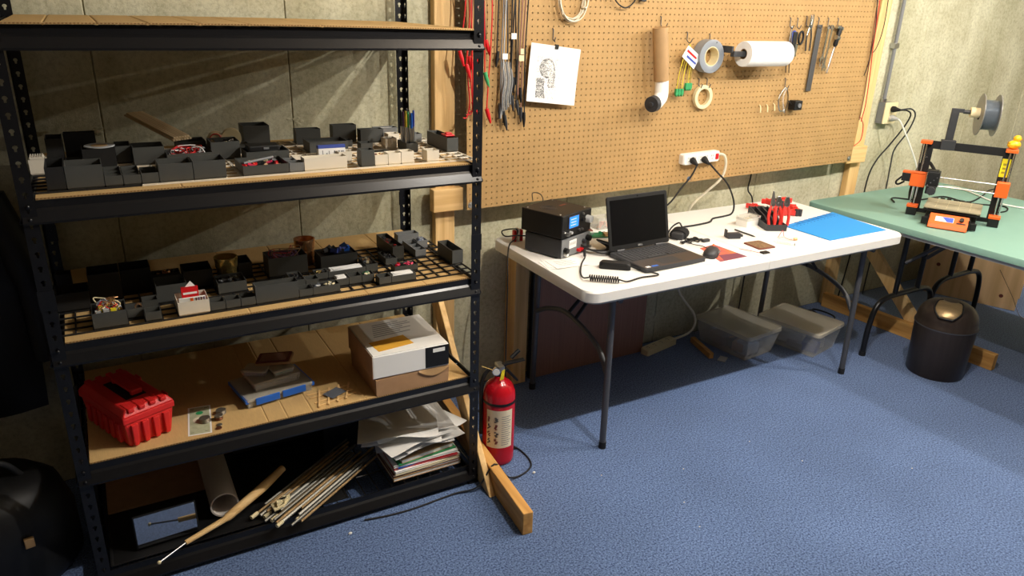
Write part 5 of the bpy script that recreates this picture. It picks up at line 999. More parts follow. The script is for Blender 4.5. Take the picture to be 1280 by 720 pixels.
# stack of organiser boxes
def organiser(name, label, loc, rz, w, d, h, lidm, body='clear', latch=None, cont=None):
    t = thing(name, label, 'organizer box', loc, rz)
    MB().tray((-w / 2 + 0.004, -d / 2 + 0.004, w / 2 - 0.004, d / 2 - 0.004), (-w / 2, -d / 2, w / 2, d / 2), 0, h * 0.72, 0.002).build('tub', M[body], t)
    MB().slab(rrect(-w / 2 - 0.002, -d / 2 - 0.002, w / 2 + 0.002, d / 2 + 0.002, 0.008, 3), h * 0.72 + 0.0003, h, 0.003).build('lid', M[lidm], t)
    if cont: MB().box(-w / 2 + 0.008, -d / 2 + 0.008, 0.003, w / 2 - 0.008, d / 2 - 0.008, h * 0.5).build('contents', M[cont], t)
    if latch:
        for s in (-0.2, 0.2): MB().box(w * s - 0.04, -d / 2 - 0.007, h * 0.3, w * s + 0.04, -d / 2 - 0.002, h * 0.98).build('latch', M[latch], t, bevel=0.001)
        for s in (-1, 1): MB().box(s * w / 2 - 0.004, -d / 2, h * 0.55, s * w / 2 + 0.006, d / 2, h * 0.92).build('side_rail', M[latch], t, bevel=0.001)
    return t
organiser('organiser_box', 'clear organizer box with blue latches at the bottom of the stack', (0.415, 2.315, Z4), 9, 0.225, 0.165, 0.034, 'clear_lid', 'clear', 'blue', 'grey_light')
organiser('organiser_box', 'smaller clear box of beige parts, second in the organizer stack', (0.418, 2.330, Z4 + 0.0345), 9, 0.155, 0.13, 0.032, 'clear_lid', 'clear', None, 'kraft')
organiser('organiser_box', 'small clear case with a dark blue latch, top left of the organizer stack', (0.375, 2.325, Z4 + 0.067), -30, 0.075, 0.055, 0.024, 'clear_lid', 'clear', None, 'purple')
organiser('organiser_box', 'small green-tinted clear case at the right of the organizer stack', (0.448, 2.310, Z4 + 0.067), 10, 0.07, 0.07, 0.022, 'clear_lid', 'clear', None, 'green')
rpk = thing('maroon_case', 'flat maroon card case lying tilted on top of the organizer stack', 'case', (0.440, 2.35, Z4 + 0.0925), rot=(0, -4, -24)); MB().slab(rrect(-0.058, -0.04, 0.058, 0.04, 0.004, 2), 0, 0.008, 0.001).build('tray', M['kraft'], rpk); MB().slab(rrect(-0.055, -0.037, 0.055, 0.037, 0.003, 2), 0.008, 0.0115, 0.001).build('cover', M['maroon'], rpk); MB().box(-0.044, -0.028, 0.0115, 0.044, 0.028, 0.012).build('inlay', M['brown_cloth'], rpk)
# craft sticks with a picture
rp = random.Random(2)
cs = thing('craft_stick_frame', 'grid of thin wooden craft sticks around a small grey picture', 'craft', (0.590, 2.190, Z4), 8)
for k in range(4): MB().at((0, -0.036 + k * 0.024, 0.0003), rp.uniform(-7, 7)).box(-0.075, -0.003, 0, 0.07, 0.003, 0.0022).build('stick', M['pine_x'], cs)
for k in range(4): MB().at((-0.05 + k * 0.034, 0, 0.0028), 62 + rp.uniform(-6, 6)).box(-0.06, -0.003, 0, 0.055, 0.003, 0.0022).build('stick', M['pine_x'], cs)
MB().at((0.006, 0.002, 0.0052), 20).box(-0.032, -0.024, 0, 0.032, 0.024, 0.0008).build('picture', M['foil'], cs)
# white carton on a brown one
bxb = thing('brown_carton', 'open brown cardboard box under the white carton', 'box', (0.848, 2.245, Z4), 0)
MB().tray((-0.132, -0.132, 0.132, 0.132), (-0.134, -0.134, 0.134, 0.134), 0, 0.062, 0.003).build('tray', M['cardboard_dark'], bxb); MB().box(-0.126, -0.126, 0.05, 0.126, 0.126, 0.0615).build('inner_fill', M['cardboard_dark'], bxb)
MB().sheet(lambda u, v: (0.02 + 0.112 * u, -0.138 + 0.004 * v, 0.06 - 0.022 * math.sin(PI * u) * (1 - v) + 0.004 * v), 8, 2, 0.002).build('torn_flap', M['kraft'], bxb)
bxw = thing('white_carton', 'white printed carton with orange panel and black label stacked on a brown box', 'box', (0.846, 2.250, Z4 + 0.0655), -1.5)
MB().box(-0.137, -0.140, 0, 0.137, 0.138, 0.082).build('carton', M['paper'], bxw, bevel=0.003)
MB().box(-0.134, -0.137, 0.082, 0.134, 0.135, 0.0850).build('top_flap', M['white_plastic'], bxw, bevel=0.001)
M['amber'] = mat('amber_print', (226, 168, 58), 0.6); MB().at((-0.045, -0.062, 0.0851), 8).box(-0.066, -0.042, 0, 0.066, 0.038, 0.0003).build('orange_panel', M['amber'], bxw)
MB().box(0.050, -0.1406, 0.004, 0.1366, -0.1398, 0.080).build('black_panel', M['black'], bxw); MB().box(0.078, -0.1412, 0.058, 0.122, -0.1406, 0.072).build('sticker', M['paper'], bxw); MB().box(-0.1376, -0.14, 0.0, -0.1368, 0.138, 0.082).build('brown_side', M['cardboard_dark'], bxw)
rp = random.Random(8)
for k in range(7): MB().at((-0.01 + 0.004 * k, 0.010 + 0.016 * k, 0.0851), 5).box(-0.075, -0.0022, 0, 0.075 - rp.uniform(0, 0.05), 0.0022, 0.0002).build('text_line', M['grey_mid'], bxw)

# ================================================================ bottom tier
Z5 = DECK[0] - 0.0024
bt = thing('black_tray', 'shallow black plastic tray under the clutter on the bottom tier', 'tray', (0.20, 2.40, Z5)); MB().tray((-0.33, -0.27, 0.40, 0.28), (-0.335, -0.275, 0.405, 0.285), 0, 0.0045, 0.004, 0.002).build('tray', M['black'], bt)
Z5 += 0.0025
lc = thing('leaning_cardboard', 'brown cardboard panel leaning at the back left of the bottom tier', 'cardboard', (0.10, 2.60, Z5), rot=(-14, 0, 0)); MB().box(-0.25, -0.003, 0, 0.20, 0.003, 0.285).build('panel', M['cardboard_dark'], lc); MB().box(-0.25, -0.0034, 0.16, 0.20, -0.003, 0.163).build('crease', M['flute'], lc)
fl = thing('flat_cardboard', 'flat brown cardboard sheet lying behind the dark glass panel', 'cardboard', (0.06, 2.50, Z5)); MB().box(-0.19, -0.10, 0, 0.20, 0.12, 0.004).build('sheet', M['cardboard_dark'], fl); MB().box(-0.19, -0.1, 0.0041, 0.05, -0.02, 0.007).build('second_sheet', M['cardboard_dark'], fl)
mi = thing('glass_panel', 'dark framed glass panel reflecting the blue carpet on the bottom tier', 'glass', (0.032, 2.172, Z5 + 0.0055), rot=(-7, 0, 2)); MB().box(-0.092, -0.004, 0.0, 0.092, 0.006, 0.112).build('frame', M['black'], mi, bevel=0.002); MB().box(-0.087, -0.0052, 0.004, 0.087, -0.004, 0.108).build('glass', M['mirror'], mi)
pv = thing('white_tube', 'white plastic pipe leaning with its open end forward, bottom tier', 'pipe', (0.212, 2.215, Z5 + 0.047), rot=(0, 0, 0))
p0 = Vector((0, 0, 0)); p1 = Vector((0.004, 0.40, -0.001)); dv = (p1 - p0).normalized(); u = dv.orthogonal().normalized(); v = dv.cross(u); vs = []; fs = []
for (pt, r) in ((p0, 0.045), (p1, 0.045), (p1, 0.040), (p0, 0.040)):
    for i in range(24): a = 2 * PI * i / 24; vs.append(pt + (u * math.cos(a) + v * math.sin(a)) * r)
for k in range(4):
    for i in range(24): fs.append((k * 24 + i, k * 24 + (i + 1) % 24, ((k + 1) % 4) * 24 + (i + 1) % 24, ((k + 1) % 4) * 24 + i))
MB().add(vs, fs).build('pipe', M['pipe_white'], pv, smooth=40)
sk = thing('long_stick', 'long tapered wooden stick with metal rod tip poking out of the bottom tier', 'stick', (0, 0, 0)); MB().tube([(0.075, 2.095, Z5 + 0.035), (0.20, 2.142, Z5 + 0.045), (0.21, 2.147, Z5 + 0.047), (0.34, 2.222, Z5 + 0.072), (0.42, 2.275, Z5 + 0.09)], [0.008, 0.010, 0.014, 0.016, 0.012], 10).build('shaft', M['pine_x'], sk, smooth=50); MB().cyl((-0.005, 2.045, Z5 + 0.030), (0.085, 2.10, Z5 + 0.036), 0.003, n=8).build('rod', M['steel'], sk, smooth=50); MB().ball((-0.006, 2.0445, Z5 + 0.030), 0.006, 10).build('tip', M['cream'], sk, smooth=60)
rp = random.Random(14)
for k in range(20):
    la = rp.uniform(-0.045, 0.045); a = Vector((0.320 + 0.0105 * (k // 2) + la, 2.178 - 0.0135 * (k // 2) + la * 0.64, Z5 + 0.009 + 0.0135 * (k % 2) + 0.004)); b = a + Vector((0.33, 0.211, 0.020)) * rp.uniform(0.9, 1.1)
    mk = ['old_wood', 'rod_steel', 'aluminium', 'old_wood', 'rod_steel'][k % 5]; t = thing('thin_rod', '%s rod in the bundle on the bottom tier, %s from the left' % ({'old_wood': 'wooden', 'rod_steel': 'grey steel', 'aluminium': 'dull aluminium'}[mk], ['first', 'second', 'third', 'fourth', 'fifth', 'sixth', 'seventh', 'eighth', 'ninth', 'tenth', 'eleventh', 'twelfth', 'thirteenth', 'fourteenth', 'fifteenth', 'sixteenth', 'seventeenth', 'eighteenth', 'nineteenth', 'twentieth'][k]), 'rod', tuple(a), group='rods in the bottom tier bundle')
    d = b - a; MB().tube([(0, 0, 0), d * 0.5, d], 0.0042 if mk != 'aluminium' else 0.006, 6).build('bar', M[mk], t, smooth=40)
    if k % 4 == 0: MB().cyl((-d * 0.01), (d * 0.06), 0.007, n=8).build('end_sleeve', M['cream'], t, smooth=40)
bw = thing('cream_bracket', 'ragged cream plastic bracket on the near end of the rod bundle', 'bracket', (0.385, 2.155, Z5 + 0.0345), 30)
MB().prism([(-0.045, -0.012), (-0.01, -0.02), (0.03, -0.006), (0.045, 0.012), (0.01, 0.016), (-0.03, 0.022)], 0, 0.006).build('plate', M['cream'], bw); MB().prism([(-0.03, -0.01), (-0.016, 0.01), (0.0, -0.012), (0.012, 0.012), (0.02, -0.004)], 0.006, 0.02).build('crown', M['cream'], bw)
dk = thing('dark_slab', 'black flat panel leaning behind the rods on the bottom tier', 'panel', (0.44, 2.58, Z5), rot=(-18, 0, 0)); MB().box(-0.14, -0.006, 0, 0.16, 0.006, 0.25).build('panel', M['black'], dk, bevel=0.003); MB().box(-0.13, -0.0068, 0.01, 0.15, -0.006, 0.24).build('face', M['rubber'], dk)
kb2 = thing('black_carton', 'black box standing behind the papers on the bottom tier', 'box', (0.70, 2.50, Z5), 4); MB().box(-0.10, -0.07, 0, 0.10, 0.08, 0.13).build('body', M['black'], kb2, bevel=0.003); MB().box(-0.102, -0.072, 0.1302, 0.102, 0.082, 0.150).build('lid', M['rubber'], kb2, bevel=0.003)
# books and folders
bk = [('kraft', 0.268, 0.19, 0.014, 0), ('maroon', 0.262, 0.185, 0.010, -1.5), ('cream', 0.258, 0.19, 0.008, 1.0), ('paper', 0.262, 0.185, 0.007, 2.5), ('red', 0.250, 0.18, 0.006, -2), ('blue', 0.235, 0.17, 0.004, 3), ('paper', 0.255, 0.18, 0.008, -1), ('green', 0.235, 0.17, 0.004, 4), ('kraft', 0.215, 0.16, 0.016, 6)]
z = Z5 + 0.0005
for k, (mk, w_, d_, h_, a) in enumerate(bk):
    t = thing('magazine', '%s magazine, %s from the bottom of the paper pile' % ({'kraft': 'brown', 'maroon': 'maroon', 'cream': 'cream', 'paper': 'white', 'red': 'red', 'blue': 'blue', 'green': 'green'}[mk], ORD[k]), 'magazine', (0.91, 2.235, z), a, 'magazines and folders on the bottom tier')
    MB().box(-w_ / 2, -d_ / 2, 0, w_ / 2, d_ / 2, 0.0012).box(-w_ / 2, -d_ / 2, h_ - 0.0012, w_ / 2, d_ / 2, h_).box(-w_ / 2, d_ / 2 - 0.001, 0.0012, w_ / 2, d_ / 2, h_ - 0.0012).build('cover', M[mk], t); MB().box(-w_ / 2 + 0.002, -d_ / 2 + 0.002, 0.0013, w_ / 2 - 0.002, d_ / 2 - 0.0012, h_ - 0.0013).build('pages', M['paper'], t); z += h_ + 0.0004
ZP = z
rp = random.Random(6)
for k in range(7):
    a = [-14, 6, 18, -24, 10, -6, -20][k]; w_, d_ = 0.29, 0.215; curl = [0.03, 0.022, 0.036, 0.028, 0.02, 0.034, 0.04][k]; off = [(0.02, 0.03), (0.03, 0.0), (0.05, 0.02), (-0.02, 0.02), (0.0, -0.01), (0.01, 0.03), (-0.045, 0.005)][k]
    o = MB().sheet(lambda u, v: ((u - 0.5) * w_, (v - 0.5) * d_, 0.007 * k + curl * (0.55 * math.sin(PI * u) ** 2 + 0.45 * (2 * abs(u - 0.5)) ** 2 * (1 - v)) - 0.05 * max(0, 0.30 - u) ), 16, 6, 0.0006).build('paper_sheet', M['paper'], smooth=70, loc=(0.885 + off[0], 2.25 + off[1], ZP + 0.012 + 0.003 * k), rot=(0, 0, a))
    tag(o, 'curled white paper sheet, %s layer on the magazine pile' % ORD[k], 'paper', 'curled sheets on the bottom tier')
# ================================================================ fire extinguisher
fx = thing('fire_extinguisher', 'red fire extinguisher with paper label standing beside the rack', 'extinguisher', (1.240, 2.205, 0), -12)
cyl = MB().lathe([(0, 0.0), (0.056, 0.0), (0.062, 0.006), (0.0635, 0.02), (0.0635, 0.285), (0.061, 0.310), (0.052, 0.335), (0.036, 0.352), (0.022, 0.360), (0.018, 0.372), (0, 0.372)], 40).build('cylinder', M['ext_red'], fx, smooth=50)
lab = MB(); vs = []; fs = []; n = 14
for i in range(n + 1):
    a = math.radians(-152 + 98 * i / n)
    for z in (0.085, 0.250): vs.append((0.0640 * math.cos(a), 0.0640 * math.sin(a), z))
for i in range(n): fs.append((2 * i, 2 * i + 2, 2 * i + 3, 2 * i + 1))
lo_ = MB().add(vs, fs).build('paper_label', M['label_cream'], cyl)
rp = random.Random(1)
for r in range(4):
    for cidx in range(2):
        a0 = math.radians(-146 + cidx * 26); mb = MB()
        for q in range(5): a = a0 + math.radians(4 * rp.uniform(-1, 1) + 6); zz = 0.105 + r * 0.032 + 0.0045 * q; mb.bx(0.0643 * math.cos(a), 0.0643 * math.sin(a), zz, 0.009, 0.003, 0.0035)
        mb.build('pictogram', M['maroon' if (r + cidx) % 2 else 'ink'], lo_)
for r in range(14):
    mb = MB(); z = 0.098 + r * 0.0095; vs = []
    for i in range(5):
        a = math.radians(-96 + i * 9 * (0.75 + 0.25 * (r % 3) / 2)); vs += [(0.0642 * math.cos(a), 0.0642 * math.sin(a), z), (0.0642 * math.cos(a), 0.0642 * math.sin(a), z + 0.0026)]
    mb.add(vs, [(2 * i, 2 * i + 2, 2 * i + 3, 2 * i + 1) for i in range(4)]); mb.build('text_line', M['grey_mid'], lo_)
MB().ringlathe([(0.0655, 0.268), (0.0655, 0.278), (0.0632, 0.278), (0.0632, 0.268)], 36).build('strap', M['black'], fx, smooth=40)
MB().cyl((0, 0, 0.368), (0, 0, 0.405), 0.017, 0.015, 16).build('valve_collar', M['black'], fx, smooth=50)
MB().box(-0.014, -0.02, 0.392, 0.014, 0.03, 0.418).build('valve_body', M['steel'], fx, bevel=0.004)
g = MB(); g.cyl((-0.02, -0.022, 0.405), (-0.024, -0.034, 0.405), 0.016, n=20); g.build('gauge', M['chrome'], fx, smooth=40); MB().cyl((-0.0241, -0.0342, 0.405), (-0.0243, -0.0350, 0.405), 0.013, n=20).build('gauge_face', M['paper'], fx)
MB().prism([(0.0, 0.415), (0.03, 0.425), (0.095, 0.432), (0.10, 0.426), (0.03, 0.416), (0.0, 0.405)], -0.010, 0.010, 'xz').build('upper_lever', M['black'], fx, bevel=0.002)
MB().prism([(0.0, 0.398), (0.03, 0.398), (0.075, 0.345), (0.068, 0.340), (0.025, 0.388), (0.0, 0.390)], -0.009, 0.009, 'xz').build('carry_handle', M['black'], fx, bevel=0.002)
MB().tube([(-0.03, -0.01, 0.402), (-0.075, -0.012, 0.425)], 0.0022, 6).build('pull_pin', M['brass'], fx); MB().prism([(-0.012, 0.37), (0.004, 0.375), (0.008, 0.415), (-0.004, 0.41)], -0.040, -0.0385, 'xz').build('yellow_tag', M['yellow'], fx)
MB().tube(catmull([(-0.016, 0.01, 0.40), (-0.045, 0.02, 0.385), (-0.068, 0.014, 0.33), (-0.069, 0.008, 0.2), (-0.068, 0.006, 0.12)], 6), 0.008, 10).build('hose', M['rubber'], fx, smooth=60)
MB().cyl((0.05, 0.02, 0.43), (0.085, 0.03, 0.455), 0.008, n=10).build('seal_ring', M['black'], fx)
tag(MB().tube(catmull([(1.26, 2.42, 0.10), (1.30, 2.30, 0.02), (1.345, 2.20, 0.005), (1.335, 2.10, 0.004), (1.27, 2.055, 0.005), (1.20, 2.045, 0.02), (1.14, 2.05, 0.094), (1.07, 2.045, 0.02), (0.98, 2.065, 0.005), (0.82, 2.055, 0.004), (0.72, 2.06, 0.004), (0.64, 2.075, 0.004)], 6), 0.0035, 7).build('floor_cord', M['rubber'], smooth=60), 'black cord lying over the pine foot and along the carpet', 'cable')
tag(MB().ball((1.315, 2.045, 0.005), 0.005, 8, (1.4, 1, 0.8)).build('paper_crumb', M['paper']), 'tiny white crumb on carpet by the extinguisher', 'crumb')
tag(MB().ball((0.575, 2.03, 0.005), 0.005, 8, (1.4, 1, 0.8)).build('paper_crumb', M['paper']), 'tiny white crumb on carpet under the rack edge', 'crumb')
rp = random.Random(77)
for k in range(7):
    x, y = rp.uniform(1.5, 3.0), rp.uniform(1.1, 1.95); tag(MB().ball((x, y, 0.0015), 0.0022, 6, (1.5, 1, 0.6)).build('lint_speck', M['label_cream']), 'tiny pale lint speck on the open carpet', 'lint', 'lint specks on the carpet')
# ================================================================ under the white table
bp_ = thing('leaning_board', 'dark reddish brown wood panel standing against wall under white table', 'panel', (2.05, 2.735, 0)); MB().box(-0.345, -0.012, 0.001, 0.345, 0.010, 0.66).build('face', M['brown_cloth'], bp_, bevel=0.001); MB().box(-0.352, -0.013, 0.001, -0.3455, 0.011, 0.66).build('edge_strip', M['black'], bp_)
tag(MB().box(-0.036, -0.045, 0, 0.036, 0.045, 0.64).build('pine_offcut', M['pine_z'], bevel=0.002, loc=(1.628, 2.752, 0.0005)), 'upright pine board leaning under the left end of white table', 'board')
fs_ = power_strip('floor_power_strip', 'dirty cream power strip lying on carpet beside brown panel', (2.50, 2.712, 0.0005), (0, 0, 12), False, 4, 'cream', 0.25)
def storage_box(label, loc, rz, cont):
    t = thing('storage_box', label, 'storage box', loc, rz)
    w, d, h = 0.265, 0.345, 0.128
    MB().tray((-w / 2 + 0.022, -d / 2 + 0.022, w / 2 - 0.022, d / 2 - 0.022), (-w / 2, -d / 2, w / 2, d / 2), 0, h, 0.0025).build('tub', M['clear'], t)
    MB().slab(rrect(-w / 2 - 0.010, -d / 2 - 0.010, w / 2 + 0.010, d / 2 + 0.010, 0.02, 4), h + 0.0005, h + 0.018, 0.005).build('lid', M['clear_lid'], t, smooth=35)
    MB().ringlathe([(0.0, 0)], 3) if False else None
    rim = rrect(-w / 2 - 0.006, -d / 2 - 0.006, w / 2 + 0.006, d / 2 + 0.006, 0.018, 4); MB().tube([(x, y, h + 0.017) for x, y in rim], 0.005, 6, closed=True).build('lid_rim', M['clear_lid'], t, smooth=60)
    rp = random.Random(len(label))
    for k in range(9):
        mk = cont[k % len(cont)]; sx, sy, sz = rp.uniform(0.05, 0.10), rp.uniform(0.06, 0.14), rp.uniform(0.03, 0.07); x, y = rp.uniform(-0.045, 0.045), -0.095 + 0.022 * k
        MB().at((x, y, 0.008 + sz / 2 + 0.006 * (k % 3)), rp.uniform(-15, 15)).bx(0, 0, 0, sx, sy, sz).build('contents', M[mk], t, bevel=0.004)
    return t
storage_box('clear lidded storage box of mixed parts nearer the brown panel', (2.905, 2.555, 0.0008), 6, ['grey_light', 'kraft', 'grey_mid', 'black', 'cream'])
storage_box('clear lidded storage box with blue contents beside the right table leg', (3.250, 2.430, 0.0008), 12, ['blue_ink', 'grey_light', 'blue_dark', 'grey_mid'])
tag(MB().at((2.72, 2.46, 0.001), 30).box(-0.03, -0.02, 0, 0.03, 0.02, 0.004).build('paper_scrap', M['grey_light']), 'small pale scrap on dark carpet under the table', 'scrap')
tag(MB().at((2.70, 2.60, 0.001), -15).box(-0.012, -0.11, 0, 0.012, 0.10, 0.03).build('wood_strip', M['pine_y']), 'short wood strip lying beside the left storage box', 'wood')
rp = random.Random(19)
for k in range(6):
    pts = [(3.45 + rp.uniform(-0.12, 0.25), 2.55 + rp.uniform(-0.1, 0.15), 0.008 + 0.008 * k) for _ in range(6)]
    tag(MB().tube(catmull(pts, 6), 0.005, 7).build('tangled_cable', M['rubber'], smooth=60), 'black cable tangled on floor behind the right table leg, %s layer' % ORD[k], 'cable', 'cables behind the right table leg')
# ================================================================ waste bin
wbn = thing('waste_bin', 'dark bronze swing-lid waste bin in front of the pine foot', 'bin', (3.628, 1.872, 0), 205)
MB().lathe([(0, 0.0), (0.128, 0.0), (0.132, 0.006), (0.141, 0.262), (0.141, 0.266), (0.137, 0.266), (0.128, 0.01), (0, 0.01)], 48).build('drum', M['bronze'], wbn, smooth=40)
dome = MB(); prof = [(0.143, 0.266), (0.143, 0.276), (0.139, 0.282)]
for k in range(1, 9): a = k * PI / 2 / 9; prof.append((0.139 * math.cos(a) ** 0.62, 0.282 + 0.105 * math.sin(a) ** 0.9))
prof = prof[:-1] + [(0.045, 0.386), (0.0, 0.387)]
dome.lathe(prof, 48); do = dome.build('domed_lid', M['bronze'], wbn, smooth=50); MB().ringlathe([(0.1445, 0.264), (0.1445, 0.270), (0.141, 0.270), (0.141, 0.264)], 48).build('rim_band', M['steel_dark'], do, smooth=50)
# swing flap follows the dome, on the local +x side
fl_ = MB(); vs = []; fs = []; nu, nv = 12, 10
for j in range(nv + 1):
    tt = j / nv; el_ = math.radians(24 + 58 * tt)
    for i in range(nu + 1):
        half_ = math.radians(28) * (0.45 + 0.55 * math.sin(min(1, tt * 2.2) * PI / 2)) / max(0.45, math.cos(el_) ** 0.6) * 0.9; az = -half_ + 2 * half_ * i / nu
        r = 0.1455 * math.cos(el_) ** 0.62; z = 0.2865 + 0.1085 * math.sin(el_) ** 0.9; vs.append((r * math.cos(az), r * math.sin(az), z))
for j in range(nv):
    for i in range(nu): a = j * (nu + 1) + i; fs.append((a, a + 1, a + nu + 2, a + nu + 1))
fo = fl_.add(vs, fs).build('swing_flap', M['bronze_flap'], wbn, smooth=60); sm = fo.modifiers.new('thick', 'SOLIDIFY'); sm.thickness = 0.003; sm.offset = 0
edge = [vs[j * (nu + 1)] for j in range(nv, -1, -1)] + [vs[i] for i in range(1, nu)] + [vs[j * (nu + 1) + nu] for j in range(nv + 1)]
MB().tube([(x * 1.012, y * 1.012, z + 0.001) for x, y, z in edge], 0.0042, 6).build('flap_gap', M['black'], wbn, smooth=60)
# ================================================================ dark things left of the rack
bg = thing('dark_bag', 'dark bag slumped on the floor left of the rack', 'bag', (-0.44, 2.33, 0), 10)
bg_me = MB().lathe([(0, 0), (0.20, 0.0), (0.225, 0.04), (0.23, 0.2), (0.21, 0.30), (0.16, 0.345), (0.06, 0.36), (0, 0.358)], 24); bg_me.v = [(x * (1 + 0.05 * math.sin(9 * z + 4 * x)), y * 0.75 * (1 + 0.06 * math.sin(7 * z + 3 * y)), z) for x, y, z in bg_me.v]; bg_me.build('body', M['black'], bg, smooth=60)
MB().tube(catmull([(-0.12, -0.02, 0.33), (-0.06, -0.05, 0.42), (0.06, -0.05, 0.42), (0.12, -0.02, 0.33)], 6), 0.010, 8).build('handle', M['rubber'], bg, smooth=60); MB().box(0.075, -0.180, 0.19, 0.10, -0.166, 0.22).build('buckle', M['kraft'], bg, bevel=0.002)
jk = thing('dark_coat', 'dark coat hanging on the wall at the far left edge', 'coat', (-0.42, 2.74, 0.36)); jm = MB().lathe([(0, 0.0), (0.16, 0.0), (0.17, 0.2), (0.15, 0.5), (0.13, 0.75), (0.05, 0.86), (0, 0.86)], 20); jm.v = [(x * (1 + 0.08 * math.sin(14 * math.atan2(y, x))), y * 0.3, z) for x, y, z in jm.v]; jm.build('body', M['black'], jk, smooth=60)
for s in (-1, 1): MB().tube(catmull([(s * 0.12, -0.01, 0.74), (s * 0.18, -0.02, 0.5), (s * 0.19, -0.02, 0.18)], 5), [0.05] * 6 + [0.04] * 5, 10).build('sleeve', M['black'], jk, smooth=60)
MB().cyl((0, 0.0, 0.84), (0, 0.06, 0.88), 0.008, n=8).build('coat_hook', M['steel_dark'], jk)
# ================================================================ green table
GZ = 0.735
gt = thing('green_table', 'pale green folding table carrying the orange printer', 'table', (4.06, 1.75, 0), 1.5)
def slab_g(x0, x1): return MB().slab(rrect(x0, -0.95, x1, 0.93, 0.045, 6), GZ - 0.030, GZ, 0.005)
slab_g(-0.615, 0.615).build('tabletop', M['green_table'], gt, smooth=35)
for x0, x1 in ((-0.595, 0.595),): MB().box(x0, -0.93, GZ - 0.05, x1, 0.91, GZ - 0.0305).build('underside', M['grey_light'], gt)
def wishbone(xa, xb, y):
    zc = 0.30; r = 0.0145; xm = (xa + xb) / 2
    MB().tube(catmull([(xa, y, 0.01), (xa + 0.005, y, 0.16), (xa + 0.035, y, 0.27), (xa + 0.11, y, zc + 0.01), (xm, y, zc + 0.015), (xb - 0.11, y, zc + 0.01), (xb - 0.035, y, 0.27), (xb - 0.005, y, 0.16), (xb, y, 0.01)], 6), r, 10).build('wishbone_leg', M['black_metal'], gt, smooth=50)
    for x in (xm - 0.10, xm + 0.10): MB().cyl((x, y, zc + 0.01), (x + 0.004, y, GZ - 0.051), 0.0135, n=12).build('upright', M['black_metal'], gt, smooth=50)
    MB().tube([(xm - 0.10, y - 0.016, 0.50), (xm + 0.03, y - 0.10, 0.60), (xm + 0.05, y - 0.30, GZ - 0.052)], 0.010, 8).build('brace', M['steel_dark'], gt, smooth=50); MB().tube([(xm + 0.10, y - 0.016, 0.50), (xm + 0.06, y - 0.12, 0.60), (xm + 0.06, y - 0.32, GZ - 0.052)], 0.010, 8).build('brace', M['steel_dark'], gt, smooth=50)
    for x in (xa, xb): MB().cyl((x, y, 0), (x, y, 0.022), 0.017, n=12).build('foot_cap', M['rubber'], gt, smooth=50)
wishbone(-0.60, -0.04, 0.43); wishbone(-0.01, 0.52, 0.46); wishbone(-0.60, -0.04, -0.62); wishbone(-0.01, 0.52, -0.62)
# ================================================================ plywood cabinet behind
cb_ = thing('plywood_cabinet', 'knotty plywood cabinet side under the far part of green table', 'cabinet', (5.04, 2.47, 0.0005), 22)
MB().box(-0.25, -0.25, 0.0, -0.23, 0.30, 0.46).build('side_panel', M['ply'], cb_, bevel=0.002); MB().box(0.03, -0.25, 0.0, 0.05, 0.30, 0.46).build('side_panel', M['ply'], cb_, bevel=0.002); MB().box(-0.229, -0.23, 0.05, 0.029, 0.29, 0.07).build('bottom', M['ply'], cb_); MB().box(-0.229, 0.28, 0.07, 0.029, 0.298, 0.46).build('back_panel', M['ply'], cb_); MB().box(-0.229, -0.248, 0.38, 0.029, -0.23, 0.46).build('front_rail', M['ply'], cb_)
for y, z in ((0.10, 0.34), (0.22, 0.20), (-0.16, 0.08)): MB().cyl((-0.2506, y, z), (-0.2500, y, z), 0.012, n=14).build('knot', M['maroon'], cb_)
tag(MB().tube(catmull([(4.60, 2.15, 0.32), (4.72, 2.10, 0.15), (4.80, 2.05, 0.012), (4.95, 2.0, 0.01), (5.1, 2.05, 0.06)], 6), 0.0018, 6).build('orange_thread', M['copper'], smooth=60), 'thin copper wire hanging from the far leg to the carpet', 'wire')
# ================================================================ orange printer
ZG = GZ + 0.001
pt = thing('desktop_printer', 'orange and black open-frame 3D printer on the green table', '3D printer', (3.825, 2.085, ZG), -63)
MB().prism([(-0.195, 0.03), (-0.195, 0.385), (0.195, 0.385), (0.195, 0.03), (0.152, 0.03), (0.152, 0.345), (-0.152, 0.345), (-0.152, 0.03)], -0.004, 0.004, 'xz').build('gantry_frame', M['black'], pt, bevel=0.001)
MB().box(-0.195, -0.008, 0.012, 0.195, 0.008, 0.032).build('base_bar', M['black'], pt)
for s in (-1, 1):
    MB().box(s * 0.10 - 0.012, -0.20, 0.010, s * 0.10 + 0.012, 0.17, 0.034).build('side_rail', M['black'], pt, bevel=0.002)
    MB().box(s * 0.185 - 0.024, -0.046, 0.0, s * 0.185 + 0.024, -0.004, 0.040).build('motor', M['black'], pt, bevel=0.002); MB().box(s * 0.185 - 0.026, -0.050, 0.0405, s * 0.185 + 0.026, -0.004, 0.055).build('motor_mount', M['orange'], pt, bevel=0.002)
    for d in (0.001 * s, 0.020 * s): MB().cyl((s * 0.180 + d, -0.026, 0.05), (s * 0.180 + d, -0.026, 0.372), 0.004, n=10).build('z_rod', M['chrome'], pt, smooth=50)
    MB().box(s * 0.185 - 0.026, -0.044, 0.370, s * 0.185 + 0.026, 0.006, 0.386).build('rod_cap', M['orange'], pt, bevel=0.002)
    MB().cyl((s * 0.185, -0.025, -0.0005), (s * 0.185, -0.025, 0.0), 0.01, n=8)
for y in (-0.20, 0.17): MB().box(-0.12, y - 0.008, 0.004, 0.12, y + 0.008, 0.036).build('cross_plate', M['black'], pt, bevel=0.001)
for z in (0.165, 0.210): MB().cyl((-0.18, -0.032, z), (0.18, -0.032, z), 0.004, n=10).build('x_rod', M['chrome'], pt, smooth=50)
